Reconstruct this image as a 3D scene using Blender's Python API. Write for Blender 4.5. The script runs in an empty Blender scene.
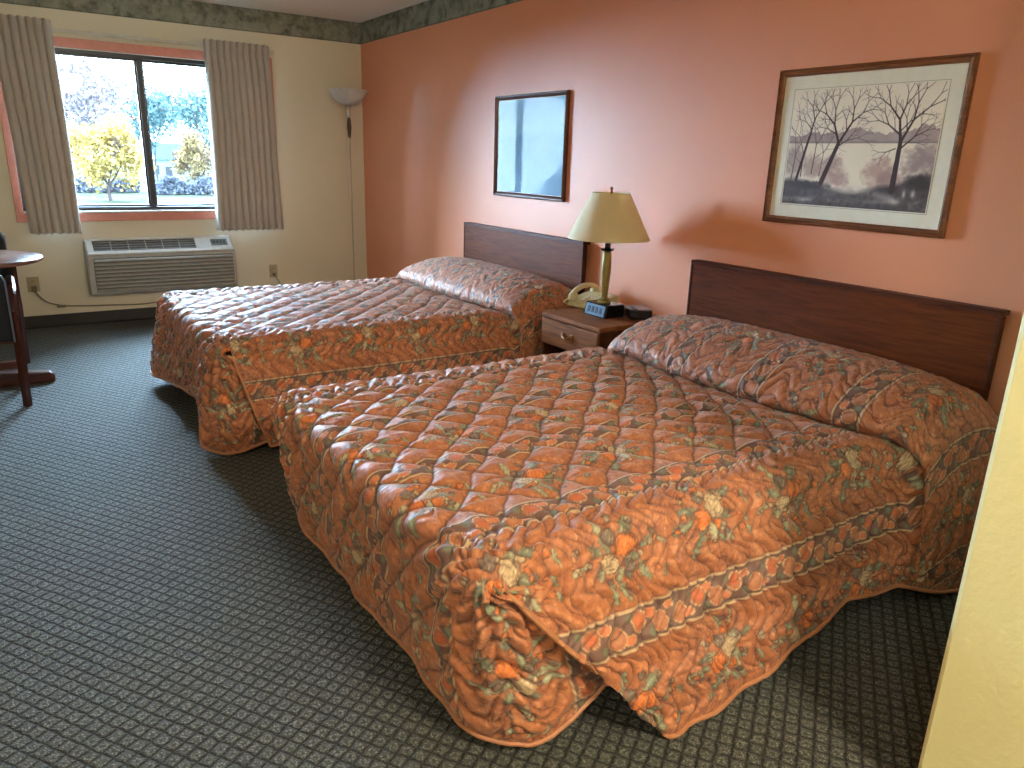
import bpy, bmesh, math, random
import numpy as np
from mathutils import Vector, Matrix
random.seed(7)
S = bpy.context.scene
COL = S.collection
PI = math.pi

# ------------------------------------------------------------------ helpers
def srgb(r, g, b):
    f = lambda c: (c/255/12.92) if c/255 <= .04045 else ((c/255+.055)/1.055)**2.4
    return (f(r), f(g), f(b), 1)

def new_mat(name):
    m = bpy.data.materials.new(name); m.use_nodes = True
    nt = m.node_tree; bs = nt.nodes['Principled BSDF']
    return m, nt, bs

def ramp(nt, fac, stops):
    r = nt.nodes.new('ShaderNodeValToRGB'); e = r.color_ramp.elements
    e[0].position, e[0].color = stops[0]; e[1].position, e[1].color = stops[1]
    for p, c in stops[2:]:
        k = e.new(p); k.color = c
    nt.links.new(fac, r.inputs[0]); return r.outputs[0]

def noise(nt, scale, detail=3, rough=.55, vec=None, dist=0):
    n = nt.nodes.new('ShaderNodeTexNoise'); n.inputs['Scale'].default_value = scale
    n.inputs['Detail'].default_value = detail; n.inputs['Roughness'].default_value = rough
    n.inputs['Distortion'].default_value = dist
    if vec is None:
        t = nt.nodes.new('ShaderNodeTexCoord'); vec = t.outputs['Object']
    nt.links.new(vec, n.inputs['Vector']); return n.outputs['Fac']

def bump(nt, bs, h, strength=.2, dist=.01):
    b = nt.nodes.new('ShaderNodeBump'); b.inputs['Strength'].default_value = strength
    b.inputs['Distance'].default_value = dist
    nt.links.new(h, b.inputs['Height']); nt.links.new(b.outputs[0], bs.inputs['Normal'])

def mathn(nt, op, a, b=None, clamp=False):
    n = nt.nodes.new('ShaderNodeMath'); n.operation = op; n.use_clamp = clamp
    for i, v in enumerate((a, b)):
        if v is None: continue
        if isinstance(v, (int, float)): n.inputs[i].default_value = v
        else: nt.links.new(v, n.inputs[i])
    return n.outputs[0]

def mixc(nt, fac, a, b):
    n = nt.nodes.new('ShaderNodeMix'); n.data_type = 'RGBA'
    for i, v in ((0, fac), (6, a), (7, b)):
        if isinstance(v, (int, float, tuple)): n.inputs[i].default_value = v
        else: nt.links.new(v, n.inputs[i])
    return n.outputs[2]

def simple(name, col, rough=.5, metal=0, var=.08, scale=30, bmp=0, spec=.5, coat=0, bscale=None):
    """plain material with a little procedural variation"""
    m, nt, bs = new_mat(name)
    n = noise(nt, scale)
    c0 = tuple(max(0, c*(1-var)) for c in col[:3])+(1,)
    c1 = tuple(min(1, c*(1+var)) for c in col[:3])+(1,)
    nt.links.new(ramp(nt, n, [(.3, c0), (.7, c1)]), bs.inputs['Base Color'])
    bs.inputs['Roughness'].default_value = rough; bs.inputs['Metallic'].default_value = metal
    bs.inputs['Specular IOR Level'].default_value = spec
    bs.inputs['Coat Weight'].default_value = coat
    if bmp: bump(nt, bs, noise(nt, bscale or scale*4, 4), bmp)
    return m

def wood(name, dark, light, axis='X', rough=.35, coat=.3, scale=1.0, spec=.3):
    m, nt, bs = new_mat(name)
    t = nt.nodes.new('ShaderNodeTexCoord'); mp = nt.nodes.new('ShaderNodeMapping')
    sc = {'X': (1.2, 14, 14), 'Y': (14, 1.2, 14), 'Z': (14, 14, 1.2)}[axis]
    mp.inputs['Scale'].default_value = [s*scale for s in sc]
    nt.links.new(t.outputs['Object'], mp.inputs[0])
    n = noise(nt, 3, 6, .6, mp.outputs[0], 1.2)
    nt.links.new(ramp(nt, n, [(.32, dark), (.7, light)]), bs.inputs['Base Color'])
    bs.inputs['Roughness'].default_value = rough; bs.inputs['Coat Weight'].default_value = coat; bs.inputs['Specular IOR Level'].default_value = spec
    bs.inputs['Coat Roughness'].default_value = .25
    return m

class MB:
    """collects shapes in one bmesh"""
    def __init__(s): s.bm = bmesh.new()
    def box(s, lo, hi, bev=0, seg=2, mat=None):
        lo = Vector(lo); hi = Vector(hi)
        r = bmesh.ops.create_cube(s.bm, size=1)
        vs = r['verts']
        M = Matrix.Translation((lo+hi)/2) @ Matrix.Diagonal((*(hi-lo), 1))
        bmesh.ops.transform(s.bm, matrix=M, verts=vs)
        if bev:
            es = list({e for v in vs for e in v.link_edges})
            r = bmesh.ops.bevel(s.bm, geom=es, offset=bev, segments=seg, affect='EDGES', profile=.6)
            vs = list({v for f in r['faces'] for v in f.verts} | {v for v in vs if v.is_valid})
        if mat is not None: bmesh.ops.transform(s.bm, matrix=mat, verts=vs)
        return s
    def lathe(s, prof, c=(0, 0, 0), n=32, mat=None):
        rings = []
        for r, z in prof:
            if r < 1e-6: rings.append([s.bm.verts.new((c[0], c[1], c[2]+z))])
            else: rings.append([s.bm.verts.new((c[0]+r*math.cos(2*PI*k/n), c[1]+r*math.sin(2*PI*k/n), c[2]+z)) for k in range(n)])
        for a, b in zip(rings, rings[1:]):
            for k in range(n):
                k2 = (k+1) % n
                f = [a[k % len(a)], a[k2 % len(a)], b[k2 % len(b)], b[k % len(b)]]
                u = []
                for v in f:
                    if v not in u: u.append(v)
                if len(u) > 2: s.bm.faces.new(u)
        if mat is not None: bmesh.ops.transform(s.bm, matrix=mat, verts=[v for r in rings for v in r])
        return s
    def tube(s, pts, rad, n=8, flat=1.0, cap=True):
        pts = [Vector(p) for p in pts]; rings = []
        if isinstance(rad, (int, float)): rad = [rad]*len(pts)
        up = Vector((0, 0, 1))
        prev = None
        for i, p in enumerate(pts):
            d = (pts[min(i+1, len(pts)-1)]-pts[max(i-1, 0)]).normalized()
            if prev is None:
                a = d.cross(up)
                if a.length < .05: a = d.cross(Vector((1, 0, 0)))
            else:
                a = prev-d*prev.dot(d)
            a.normalize(); prev = a; b = d.cross(a)
            rings.append([s.bm.verts.new(p+rad[i]*(math.cos(2*PI*k/n)*a+flat*math.sin(2*PI*k/n)*b)) for k in range(n)])
        for a, b in zip(rings, rings[1:]):
            for k in range(n): s.bm.faces.new((a[k], a[(k+1) % n], b[(k+1) % n], b[k]))
        if cap:
            s.bm.faces.new(rings[0][::-1]); s.bm.faces.new(rings[-1])
        return s
    def prism(s, poly, axis, lo, hi):
        """poly: 2D points in the two other axes (cyclic order), extruded along axis"""
        def mk(p, t):
            c = list(p); c.insert('xyz'.index(axis), t); return s.bm.verts.new(c)
        a = [mk(p, lo) for p in poly]; b = [mk(p, hi) for p in poly]
        s.bm.faces.new(a); s.bm.faces.new(b[::-1]); n = len(a)
        for k in range(n): s.bm.faces.new((a[k], b[k], b[(k+1) % n], a[(k+1) % n]))
        return s
    def build(s, name, m, parent=None, smooth=False, bev=0):
        bmesh.ops.recalc_face_normals(s.bm, faces=s.bm.faces)
        me = bpy.data.meshes.new(name); s.bm.to_mesh(me); s.bm.free()
        if smooth:
            me.shade_smooth() if hasattr(me, 'shade_smooth') else None
        o = bpy.data.objects.new(name, me); COL.objects.link(o)
        if m is not None: me.materials.append(m)
        if parent is not None:
            o.parent = parent; o.matrix_parent_inverse = Matrix.Translation(parent.location).inverted() if False else Matrix()
        if bev:
            b = o.modifiers.new('b', 'BEVEL'); b.width = bev; b.segments = 2; b.limit_method = 'ANGLE'
        if smooth:
            e = o.modifiers.new('e', 'EDGE_SPLIT'); e.split_angle = math.radians(40)
        return o

def empty(name, loc, rz=0):
    o = bpy.data.objects.new(name, None); COL.objects.link(o)
    o.location = loc; o.rotation_euler = (0, 0, rz); o.empty_display_size = .1
    return o
def tag(o, label=None, cat=None, group=None, kind=None):
    for k, v in (('label', label), ('category', cat), ('group', group), ('kind', kind)):
        if v: o[k] = v
    return o
def struct(name, mb, m, smooth=False, label=None, cat=None):
    o = mb.build(name, m, smooth=smooth); o['kind'] = 'structure'
    if label: o['label'] = label
    if cat: o['category'] = cat
    return o
def copy_tree(o, parent=None):
    c = o.copy(); COL.objects.link(c); c.parent = parent
    for ch in list(o.children): copy_tree(ch, c)
    return c
def np_mesh(name, verts, faces, m, parent=None, col=None, smooth=True):
    me = bpy.data.meshes.new(name)
    nv, nf = len(verts), len(faces)
    me.vertices.add(nv); me.vertices.foreach_set('co', verts.astype(np.float32).ravel())
    k = faces.shape[1]
    me.loops.add(nf*k); me.loops.foreach_set('vertex_index', faces.astype(np.int32).ravel())
    me.polygons.add(nf); me.polygons.foreach_set('loop_start', np.arange(0, nf*k, k, dtype=np.int32))
    me.update(calc_edges=True); me.validate()
    if smooth: me.polygons.foreach_set('use_smooth', np.ones(len(me.polygons), bool))
    if col is not None:
        a = me.attributes.new('print_colour', 'FLOAT_COLOR', 'POINT')
        a.data.foreach_set('color', np.hstack([col, np.ones((nv, 1))]).astype(np.float32).ravel())
    me.materials.append(m)
    o = bpy.data.objects.new(name, me); COL.objects.link(o)
    if parent is not None: o.parent = parent
    return o
def grid_faces(ni, nj, off=0):
    idx = np.arange(ni*nj).reshape(ni, nj)+off
    return np.stack([idx[:-1, :-1], idx[:-1, 1:], idx[1:, 1:], idx[1:, :-1]], -1).reshape(-1, 4)
def lin(r, g, b): return np.array(srgb(r, g, b)[:3])

# ------------------------------------------------------------------ dimensions
H = 2.44
XL, YB = -4.3, -9.2          # left wall, wall behind the camera
PX, PY = -1.3, -6.056          # corner of the bathroom block
WX0, WX1, WZ0, WZ1 = -2.68, -.84, .87, 2.02

# ------------------------------------------------------------------ wall, floor and trim materials
def paint(name, col, rough, b=.12, scale=90, var=.03):
    m, nt, bs = new_mat(name)
    n = noise(nt, 1.5, 3)
    c0 = tuple(c*(1-var) for c in col[:3])+(1,); c1 = tuple(c*(1+var) for c in col[:3])+(1,)
    nt.links.new(ramp(nt, n, [(.3, c0), (.7, c1)]), bs.inputs['Base Color'])
    bs.inputs['Roughness'].default_value = rough; bs.inputs['Specular IOR Level'].default_value = .32
    bump(nt, bs, noise(nt, scale, 4, .6), b, .004)
    return m
M_salmon = paint('salmon_paint', srgb(224, 149, 115), .46, .18)
M_cream = paint('cream_paint', srgb(216, 209, 188), .5, .12)
M_yellow = paint('yellow_cream_paint', srgb(236, 230, 176), .55, .5, 40)
M_ceil = paint('ceiling_paint', srgb(236, 230, 222), .8, .5, 60)
M_trimsalmon = simple('salmon_trim_paint', srgb(206, 132, 118), .4)

# carpet
M_carpet, nt, bs = new_mat('woven_carpet')
tc = nt.nodes.new('ShaderNodeTexCoord'); mp = nt.nodes.new('ShaderNodeMapping')
mp.inputs['Rotation'].default_value = (0, 0, math.radians(57)); cs = 1/.036
mp.inputs['Scale'].default_value = (cs, cs, cs)
nt.links.new(tc.outputs['Object'], mp.inputs[0])
wob = nt.nodes.new('ShaderNodeTexNoise'); wob.inputs['Scale'].default_value = 1.6; wob.inputs['Detail'].default_value = 2
nt.links.new(mp.outputs[0], wob.inputs['Vector'])
sub = nt.nodes.new('ShaderNodeVectorMath'); sub.operation = 'MULTIPLY_ADD'
nt.links.new(wob.outputs['Color'], sub.inputs[0]); sub.inputs[1].default_value = (.34, .34, .34)
nt.links.new(mp.outputs[0], sub.inputs[2])
sx = nt.nodes.new('ShaderNodeSeparateXYZ'); nt.links.new(sub.outputs[0], sx.inputs[0])
def tri(v):   # distance to the nearest cell edge, 0..0.5
    f = mathn(nt, 'FRACT', v); return mathn(nt, 'SUBTRACT', .5, mathn(nt, 'ABSOLUTE', mathn(nt, 'SUBTRACT', f, .5)))
ex, ey = tri(sx.outputs[0]), tri(sx.outputs[1])
edge = mathn(nt, 'MINIMUM', ex, ey)
line = mathn(nt, 'SUBTRACT', 1, mathn(nt, 'DIVIDE', edge, .17, True), True)
cx_, cy_ = mathn(nt, 'SUBTRACT', .5, ex), mathn(nt, 'SUBTRACT', .5, ey)
rad = mathn(nt, 'SQRT', mathn(nt, 'ADD', mathn(nt, 'MULTIPLY', cx_, cx_), mathn(nt, 'MULTIPLY', cy_, cy_)))
ring = mathn(nt, 'SUBTRACT', 1, mathn(nt, 'DIVIDE', mathn(nt, 'ABSOLUTE', mathn(nt, 'SUBTRACT', rad, .24)), .13), True)
dot = mathn(nt, 'SUBTRACT', 1, mathn(nt, 'DIVIDE', rad, .11), True)
vor = nt.nodes.new('ShaderNodeTexVoronoi'); vor.inputs['Scale'].default_value = 6.5
nt.links.new(mp.outputs[0], vor.inputs['Vector'])
spk = ramp(nt, vor.outputs['Distance'], [(.1, (1, 1, 1, 1)), (.55, (0, 0, 0, 1))])
spn = noise(nt, 3.4, 4, .8, mp.outputs[0])
light = mathn(nt, 'MULTIPLY', mathn(nt, 'ADD', mathn(nt, 'MULTIPLY', ring, .5), .5), mathn(nt, 'ADD', mathn(nt, 'MULTIPLY', spk, .75), .25))
light = mathn(nt, 'MULTIPLY', light, mathn(nt, 'MULTIPLY', spn, 1.9), True)
base = mixc(nt, light, srgb(36, 38, 40), srgb(152, 155, 144))
base = mixc(nt, mathn(nt, 'MULTIPLY', dot, .5), base, srgb(50, 48, 44))
base = mixc(nt, mathn(nt, 'MULTIPLY', line, .95), base, srgb(8, 9, 13))
fade = noise(nt, 1.3, 2)
base2 = mixc(nt, mathn(nt, 'MULTIPLY', fade, .12), base, srgb(60, 66, 60))
nt.links.new(base2, bs.inputs['Base Color'])
bs.inputs['Roughness'].default_value = .8; bs.inputs['Specular IOR Level'].default_value = .2
bs.inputs['Sheen Weight'].default_value = .08; bs.inputs['Sheen Roughness'].default_value = .5
bump(nt, bs, mathn(nt, 'SUBTRACT', light, line), .9, .005)

# wallpaper border
def border_mat(name, c0, c1, c2):
    m, nt, bs = new_mat(name)
    t = nt.nodes.new('ShaderNodeTexCoord')
    n1 = noise(nt, 9, 5, .65, t.outputs['Object'], .3); n2 = noise(nt, 22, 4, .6, t.outputs['Object'], .6)
    a = ramp(nt, n1, [(.36, c0), (.5, c1), (.62, c2)])
    s = nt.nodes.new('ShaderNodeSeparateXYZ'); nt.links.new(t.outputs['Object'], s.inputs[0])
    topf = mathn(nt, 'DIVIDE', mathn(nt, 'SUBTRACT', s.outputs[2], 2.34), .1, True)   # the print is denser along its upper edge
    spots = mathn(nt, 'MULTIPLY', topf, ramp(nt, n2, [(.42, (1, 1, 1, 1)), (.58, (0, 0, 0, 1))]))
    b = mixc(nt, mathn(nt, 'MULTIPLY', spots, .8), a, c0)
    el = mathn(nt, 'LESS_THAN', s.outputs[2], 2.277)
    b = mixc(nt, mathn(nt, 'MULTIPLY', el, .6), b, c0)
    nt.links.new(b, bs.inputs['Base Color']); bs.inputs['Roughness'].default_value = .6
    return m
M_border = border_mat('mottled_border_paper', srgb(78, 80, 70), srgb(126, 130, 118), srgb(142, 146, 132))

# ------------------------------------------------------------------ room shell
struct('floor', MB().box((XL, YB, -.1), (0, 0, 0)), M_carpet)
struct('ceiling', MB().box((XL-.15, YB-.15, H), (.15, .15, H+.12)), M_ceil)
struct('wall_right', MB().box((0, YB, -.1), (.15, .15, H)), M_salmon)
struct('wall_left', MB().box((XL-.15, YB, -.1), (XL, .15, H)), M_cream)
struct('wall_rear', MB().box((XL-.15, YB-.15, -.1), (.15, YB, H)), M_cream)
w = MB()
w.box((XL, 0, -.1), (WX0, .15, H)); w.box((WX1, 0, -.1), (0, .15, H))
w.box((WX0, 0, -.1), (WX1, .15, WZ0)); w.box((WX0, 0, WZ1), (WX1, .15, H))
struct('wall_window', w, M_cream)
# bathroom block whose corner shows on the right, with a rounded corner bead
w = MB(); w.prism([(PX, YB), (PX, PY-.012), (PX+.004, PY-.004), (PX+.012, PY), (0, PY), (0, YB)], 'z', 0, H)
struct('wall_partition', w, M_yellow)
# wallpaper border under the ceiling
struct('trim_1', MB().box((XL, -.004, 2.269), (-.004, 0, H)), M_border, label='mottled wallpaper border above the window wall')
struct('trim_2', MB().box((-.004, PY, 2.269), (0, 0, H)), M_border, label='mottled wallpaper border above the salmon wall')
M_vinyl = simple('black_vinyl_base', srgb(20, 20, 22), .5)
def base_prof(): return [(0, 0), (-.022, 0), (-.012, .012), (-.009, .09), (0, .094)]
w = MB(); w.prism(base_prof(), 'x', XL, -.012); struct('baseboard_window', w, M_vinyl)
w = MB(); w.prism([(a, b) for a, b in base_prof()], 'y', PY, -.012); struct('baseboard_right', w, M_vinyl)
w = MB(); w.prism([(XL-a, b) for a, b in base_prof()], 'y', YB, 0); struct('baseboard_left', w, M_vinyl)

# ------------------------------------------------------------------ window
M_bronze = simple('bronze_window_metal', srgb(52, 52, 56), .35, .6)
M_white = simple('white_sill_paint', srgb(200, 196, 186), .5)
m, nt, bs = new_mat('window_glass'); M_glass = m
tr = nt.nodes.new('ShaderNodeBsdfTransparent'); tr.inputs[0].default_value = (.93, .97, .98, 1)
gl = nt.nodes.new('ShaderNodeBsdfGlossy'); gl.inputs['Roughness'].default_value = .02
fr = nt.nodes.new('ShaderNodeFresnel'); fr.inputs[0].default_value = 1.45
geo = nt.nodes.new('ShaderNodeNewGeometry')   # outer faces reflect, the inner side of each face only transmits
mx = nt.nodes.new('ShaderNodeMixShader'); nt.links.new(mathn(nt, 'MULTIPLY', fr.outputs[0], mathn(nt, 'SUBTRACT', 1, geo.outputs['Backfacing'])), mx.inputs[0])
nt.links.new(tr.outputs[0], mx.inputs[1]); nt.links.new(gl.outputs[0], mx.inputs[2])
nt.links.new(mx.outputs[0], nt.nodes['Material Output'].inputs[0])
win = empty('window_1', (0, 0, 0)); win['kind'] = 'structure'
f = MB()
for a, b in (((WX0, .03, WZ1-.028), (WX1, .12, WZ1)), ((WX0, .03, WZ0), (WX1, .12, WZ0+.03)),
             ((WX0, .03, WZ0+.03), (WX0+.035, .12, WZ1-.028)), ((WX1-.035, .03, WZ0+.03), (WX1, .12, WZ1-.028))):
    f.box(a, b, .003)
f.build('window_frame', M_bronze, win)
MXC = -1.79
f = MB().box((MXC-.019, .04, WZ0+.03), (MXC+.019, .09, WZ1-.028), .003)
f.build('mullion', M_bronze, win)
for x0, x1, y in ((WX0+.035, MXC-.019, .07), (MXC+.019, WX1-.035, .085)):
    s_ = MB()
    for a, b in (((x0, y-.01, WZ1-.043), (x1, y+.01, WZ1-.028)), ((x0, y-.01, WZ0+.03), (x1, y+.01, WZ0+.045)),
                 ((x0, y-.01, WZ0+.045), (x0+.014, y+.01, WZ1-.043)), ((x1-.014, y-.01, WZ0+.045), (x1, y+.01, WZ1-.043))):
        s_.box(a, b)
    so = s_.build('sash', M_bronze, win)
    MB().box((x0+.014, y-.002, WZ0+.045), (x1-.014, y+.002, WZ1-.043)).build('pane', M_glass, so)
# painted casing round the opening
c = MB()
c.box((-2.73, -.014, WZ1), (-.79, 0, 2.088), .003); c.box((-2.73, -.014, .795), (-.79, 0, WZ0-.012), .003)
c.box((-2.73, -.014, WZ0-.012), (WX0, 0, WZ1), .003); c.box((WX1, -.014, WZ0-.012), (-.79, 0, WZ1), .003)
c.build('window_casing', M_trimsalmon, win)
MB().box((WX0, -.02, WZ0-.012), (WX1, .03, WZ0+.002), .003).build('window_sill', M_white, win)

# ------------------------------------------------------------------ curtains
def curtain_mat():
    m, nt, bs = new_mat('taupe_curtain_cloth')
    t = nt.nodes.new('ShaderNodeTexCoord'); mp = nt.nodes.new('ShaderNodeMapping'); mp.inputs['Scale'].default_value = (260, 260, 60)
    nt.links.new(t.outputs['Object'], mp.inputs[0]); n = noise(nt, 1, 3, .6, mp.outputs[0])
    nt.links.new(ramp(nt, n, [(.3, srgb(176, 169, 162)), (.7, srgb(190, 184, 177))]), bs.inputs['Base Color'])
    bs.inputs['Roughness'].default_value = .75; bs.inputs['Sheen Weight'].default_value = .2
    bump(nt, bs, n, .15, .002)
    t2 = nt.nodes.new('ShaderNodeBsdfTranslucent'); t2.inputs[0].default_value = srgb(170, 150, 130)
    mx = nt.nodes.new('ShaderNodeMixShader'); mx.inputs[0].default_value = .08
    nt.links.new(bs.outputs[0], mx.inputs[1]); nt.links.new(t2.outputs[0], mx.inputs[2])
    nt.links.new(mx.outputs[0], nt.nodes['Material Output'].inputs[0])
    return m
M_curtain = curtain_mat()
M_lining = simple('curtain_hem_lining', srgb(196, 190, 176), .8)
def curtain(x0t, x1t, x0b, x1b, ztop, zbot, npl, seed, label):
    r = np.random.RandomState(seed)
    nj, ni = npl*22, 90
    jj = np.linspace(0, 1, nj); ii = np.linspace(0, 1, ni)
    warp = jj+.012*np.sin(2*PI*jj*2.3+seed)+.006*np.sin(2*PI*jj*5.1)
    amps = .75+.5*r.rand(npl+2)
    V = np.zeros((ni, nj, 3))
    for i, t in enumerate(ii):
        z = ztop+(zbot-ztop)*t
        x0 = x0t+(x0b-x0t)*t; x1 = x1t+(x1b-x1t)*t
        pinch = math.exp(-((z-(ztop-.095))/.05)**2)            # pinch pleat header
        hd = 1 if z > ztop-.10 else 0
        ph = warp*npl
        a = np.interp(ph, np.arange(npl+2), amps)
        A = (.046-.026*pinch)*a*(.65+.35*min(1, t*3)+.0*hd)
        lean = .012*np.sin(2*PI*(jj*1.7+t*.6)+seed)*t
        th = 2*PI*ph+.9*np.sin(3*t+seed)*t+.5*np.sin(5*jj+seed)
        xs = x0+(x1-x0)*warp-.22*A*np.sin(th)+lean*.6
        ys = -.085-A*(2*np.abs(np.sin(th/2))**.75-1)+lean*.5
        V[i, :, 0] = xs; V[i, :, 1] = ys; V[i, :, 2] = z+.006*np.sin(th)*(1 if i == ni-1 else 0)+.004*np.sin(th)*(i == 0)
    root = empty('curtain', ((x0t+x1t)/2, -.085, zbot)); L = np.array(root.location)
    o = np_mesh('curtain_panel', V.reshape(-1, 3)-L, grid_faces(ni, nj), M_curtain, root)
    s_ = o.modifiers.new('s', 'SOLIDIFY'); s_.thickness = .003
    # sewn hem band at the foot
    hb = V[-6:, :, :].copy(); hb[:, :, 1] += -.004
    h = np_mesh('hem', hb.reshape(-1, 3)-L, grid_faces(6, nj), M_curtain, root)
    # pleat header band
    hb = V[:8, :, :].copy(); hb[:, :, 1] += -.005
    np_mesh('pleat_header', hb.reshape(-1, 3)-L, grid_faces(8, nj), M_curtain, root)
    tag(root, label, 'curtain', 'taupe pleated curtains at the window')
curtain(-2.70, -2.345, -2.66, -2.325, 2.185, .72, 7, 3, 'taupe pleated curtain hanging at the window corner above the table')
curtain(-1.335, -.835, -1.345, -.80, 2.165, .71, 10, 5, 'taupe pleated curtain hanging between the window and the floor lamp')
w = MB().box((-2.75, -.05, 2.115), (-.78, -.03, 2.14), .004)
for x in (-2.6, -1.79, -.95): w.box((x-.015, -.035, 2.11), (x+.015, 0, 2.145), .003)
tag(w.build('curtain_rail', M_white), 'slim cream curtain rail mounted above the window', 'curtain rail')

# ------------------------------------------------------------------ air conditioner
M_ac = simple('grey_beige_plastic', srgb(164, 164, 160), .4, bmp=.05)
M_acl = simple('pale_plastic', srgb(206, 208, 206), .3)
M_dark = simple('dark_grille', srgb(70, 70, 74), .5)
ac = tag(empty('air_conditioner', (-1.78, 0, .234)), 'grey wall air conditioner with louvred front below the window', 'air conditioner')
ax0, ax1 = -.545, .545
b = MB(); b.prism([(0, 0), (-.15, .012), (-.165, .03), (-.165, .298), (-.152, .316), (-.012, .424), (0, .43)], 'x', ax0, ax1)
b.build('housing', M_ac, ac, bev=.008)
b = MB()   # pale sloping top panel with rounded rim
for p, q in (((ax0+.012, ), (ax0+.06, )), ((ax1-.02, ), (ax1-.012+.004, ))): pass
slope = lambda t: (-.15+.135*t, .318+.104*t)
def slab(mb, x0, x1, t0, t1, h0, h1):
    (y0, z0), (y1, z1) = slope(t0), slope(t1); n = Vector((0, -.104, .135)).normalized()
    P = []
    for h in (h0, h1):
        for x, y, z in ((x0, y0, z0), (x1, y0, z0), (x1, y1, z1), (x0, y1, z1)):
            P.append(mb.bm.verts.new((x, y+n.y*h, z+n.z*h)))
    for q in ((0, 1, 2, 3), (7, 6, 5, 4), (0, 4, 5, 1), (1, 5, 6, 2), (2, 6, 7, 3), (3, 7, 4, 0)): mb.bm.faces.new([P[k] for k in q])
slab(b, ax0+.01, ax1-.01, .0, .2, -.004, .01); slab(b, ax0+.01, ax1-.01, .88, 1.0, -.004, .01)
slab(b, ax0+.01, ax0+.055, .2, .88, -.004, .01); slab(b, .25, ax1-.01, .2, .88, -.004, .01)
b.build('top_panel', M_acl, ac, bev=.004)
b = MB(); slab(b, ax0+.055, .25, .2, .88, -.003, .001)
g = b.build('air_grille', M_dark, ac)
b = MB()
for k in range(6):
    x = ax0+.055+(.25-ax0-.055)*k/6
    if k: slab(b, x-.003, x+.003, .2, .88, .001, .008)
for k in range(4): slab(b, ax0+.055, .25, .27+.16*k, .29+.16*k, .001, .005)
b.build('grille_slat', M_ac, g)
b = MB(); slab(b, .37, .50, .3, .72, .010, .013); cp = b.build('control_panel', simple('grey_keypad', srgb(110, 112, 112), .4), ac)
b = MB()
for k in range(4): slab(b, .385+.027*k, .405+.027*k, .42, .6, .013, .016)
b.build('button', M_dark, cp)
MB().box((ax0+.04, -.167, .035), (ax1-.025, -.163, .295)).build('louvre_gap_shade', simple('grey_gap_shade', srgb(96, 96, 96), .6), ac)  # dark sheet standing in for the shade between the louvres
b = MB()
for k in range(9):
    z = .04+.0285*k
    b.prism([(-.166, z), (-.182, z+.001), (-.184, z+.012), (-.166, z+.019)], 'x', ax0+.045, ax1-.03)
b.build('front_louvres', M_ac, ac)

# ------------------------------------------------------------------ outlets and cord
M_plate = simple('ivory_plate', srgb(170, 158, 128), .35)
M_slot = simple('dark_slots', srgb(40, 36, 32), .5)
def outlet(x, z, label, wide=.035):
    r = tag(empty('wall_outlet', (x, 0, z)), label, 'outlet')
    MB().box((-wide, -.006, -.057), (wide, 0, .057), .004).build('cover_plate', M_plate, r)
    for dz in (-.024, .024):
        s = MB().lathe([(0, -.0), (.016, 0), (.016, .004), (0, .004)], n=20, mat=Matrix.Translation((0, -.0055, dz)) @ Matrix.Rotation(PI/2, 4, 'X')).build('socket', M_plate, r)
        sl = MB()
        for dx in (-.006, .006): sl.box((dx-.0015, -.0112, dz-.004), (dx+.0015, -.009, dz+.006))
        sl.build('slot', M_slot, s)
    return r
outlet(-2.69, .335, 'ivory wall outlet with a cord plugged in, left of the air conditioner', .04)
outlet(-.885, .335, 'ivory wall outlet between the air conditioner and the floor lamp')
M_cord = simple('beige_cord', srgb(120, 112, 96), .5)
def smooth_path(pts, n=8):
    out = []
    P = [Vector(p) for p in pts]; P = [P[0]]+P+[P[-1]]
    for i in range(1, len(P)-2):
        for k in range(n):
            t = k/n
            out.append(.5*((2*P[i])+(-P[i-1]+P[i+1])*t+(2*P[i-1]-5*P[i]+4*P[i+1]-P[i+2])*t*t+(-P[i-1]+3*P[i]-3*P[i+1]+P[i+2])*t**3))
    out.append(P[-2]); return out
cr = tag(empty('power_cord', (-2.69, -.012, .31)), 'beige power cord sagging along the window wall from its outlet to the air conditioner', 'cord')
MB().tube([Vector(p)-cr.location for p in smooth_path([(-2.685, -.045, .30), (-2.67, -.045, .26), (-2.62, -.03, .2), (-2.53, -.022, .165), (-2.42, -.02, .152), (-2.2, -.02, .14), (-1.95, -.02, .13), (-1.75, -.03, .16), (-1.68, -.05, .228)])], .0055).build('cable', M_cord, cr, smooth=True)
MB().box((-.016, -.035, -.018), (.02, .0, .016), .005).build('plug', M_cord, cr)
MB().box((.13, -.018, -.162), (.19, .002, -.142), .005).build('cable_clip', M_cord, cr)
cr = tag(empty('lamp_cord', (-.885, -.012, .31)), 'thin dark cord plugged into the outlet near the floor lamp', 'cord')
MB().tube([Vector(p)-cr.location for p in smooth_path([(-.885, -.03, .30), (-.86, -.035, .26), (-.8, -.03, .18), (-.6, -.03, .1), (-.32, -.1, .02)])], .004).build('cable', M_cord, cr, smooth=True)
MB().box((-.012, -.028, -.012), (.012, .0, .012), .004).build('plug', M_cord, cr)

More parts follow.
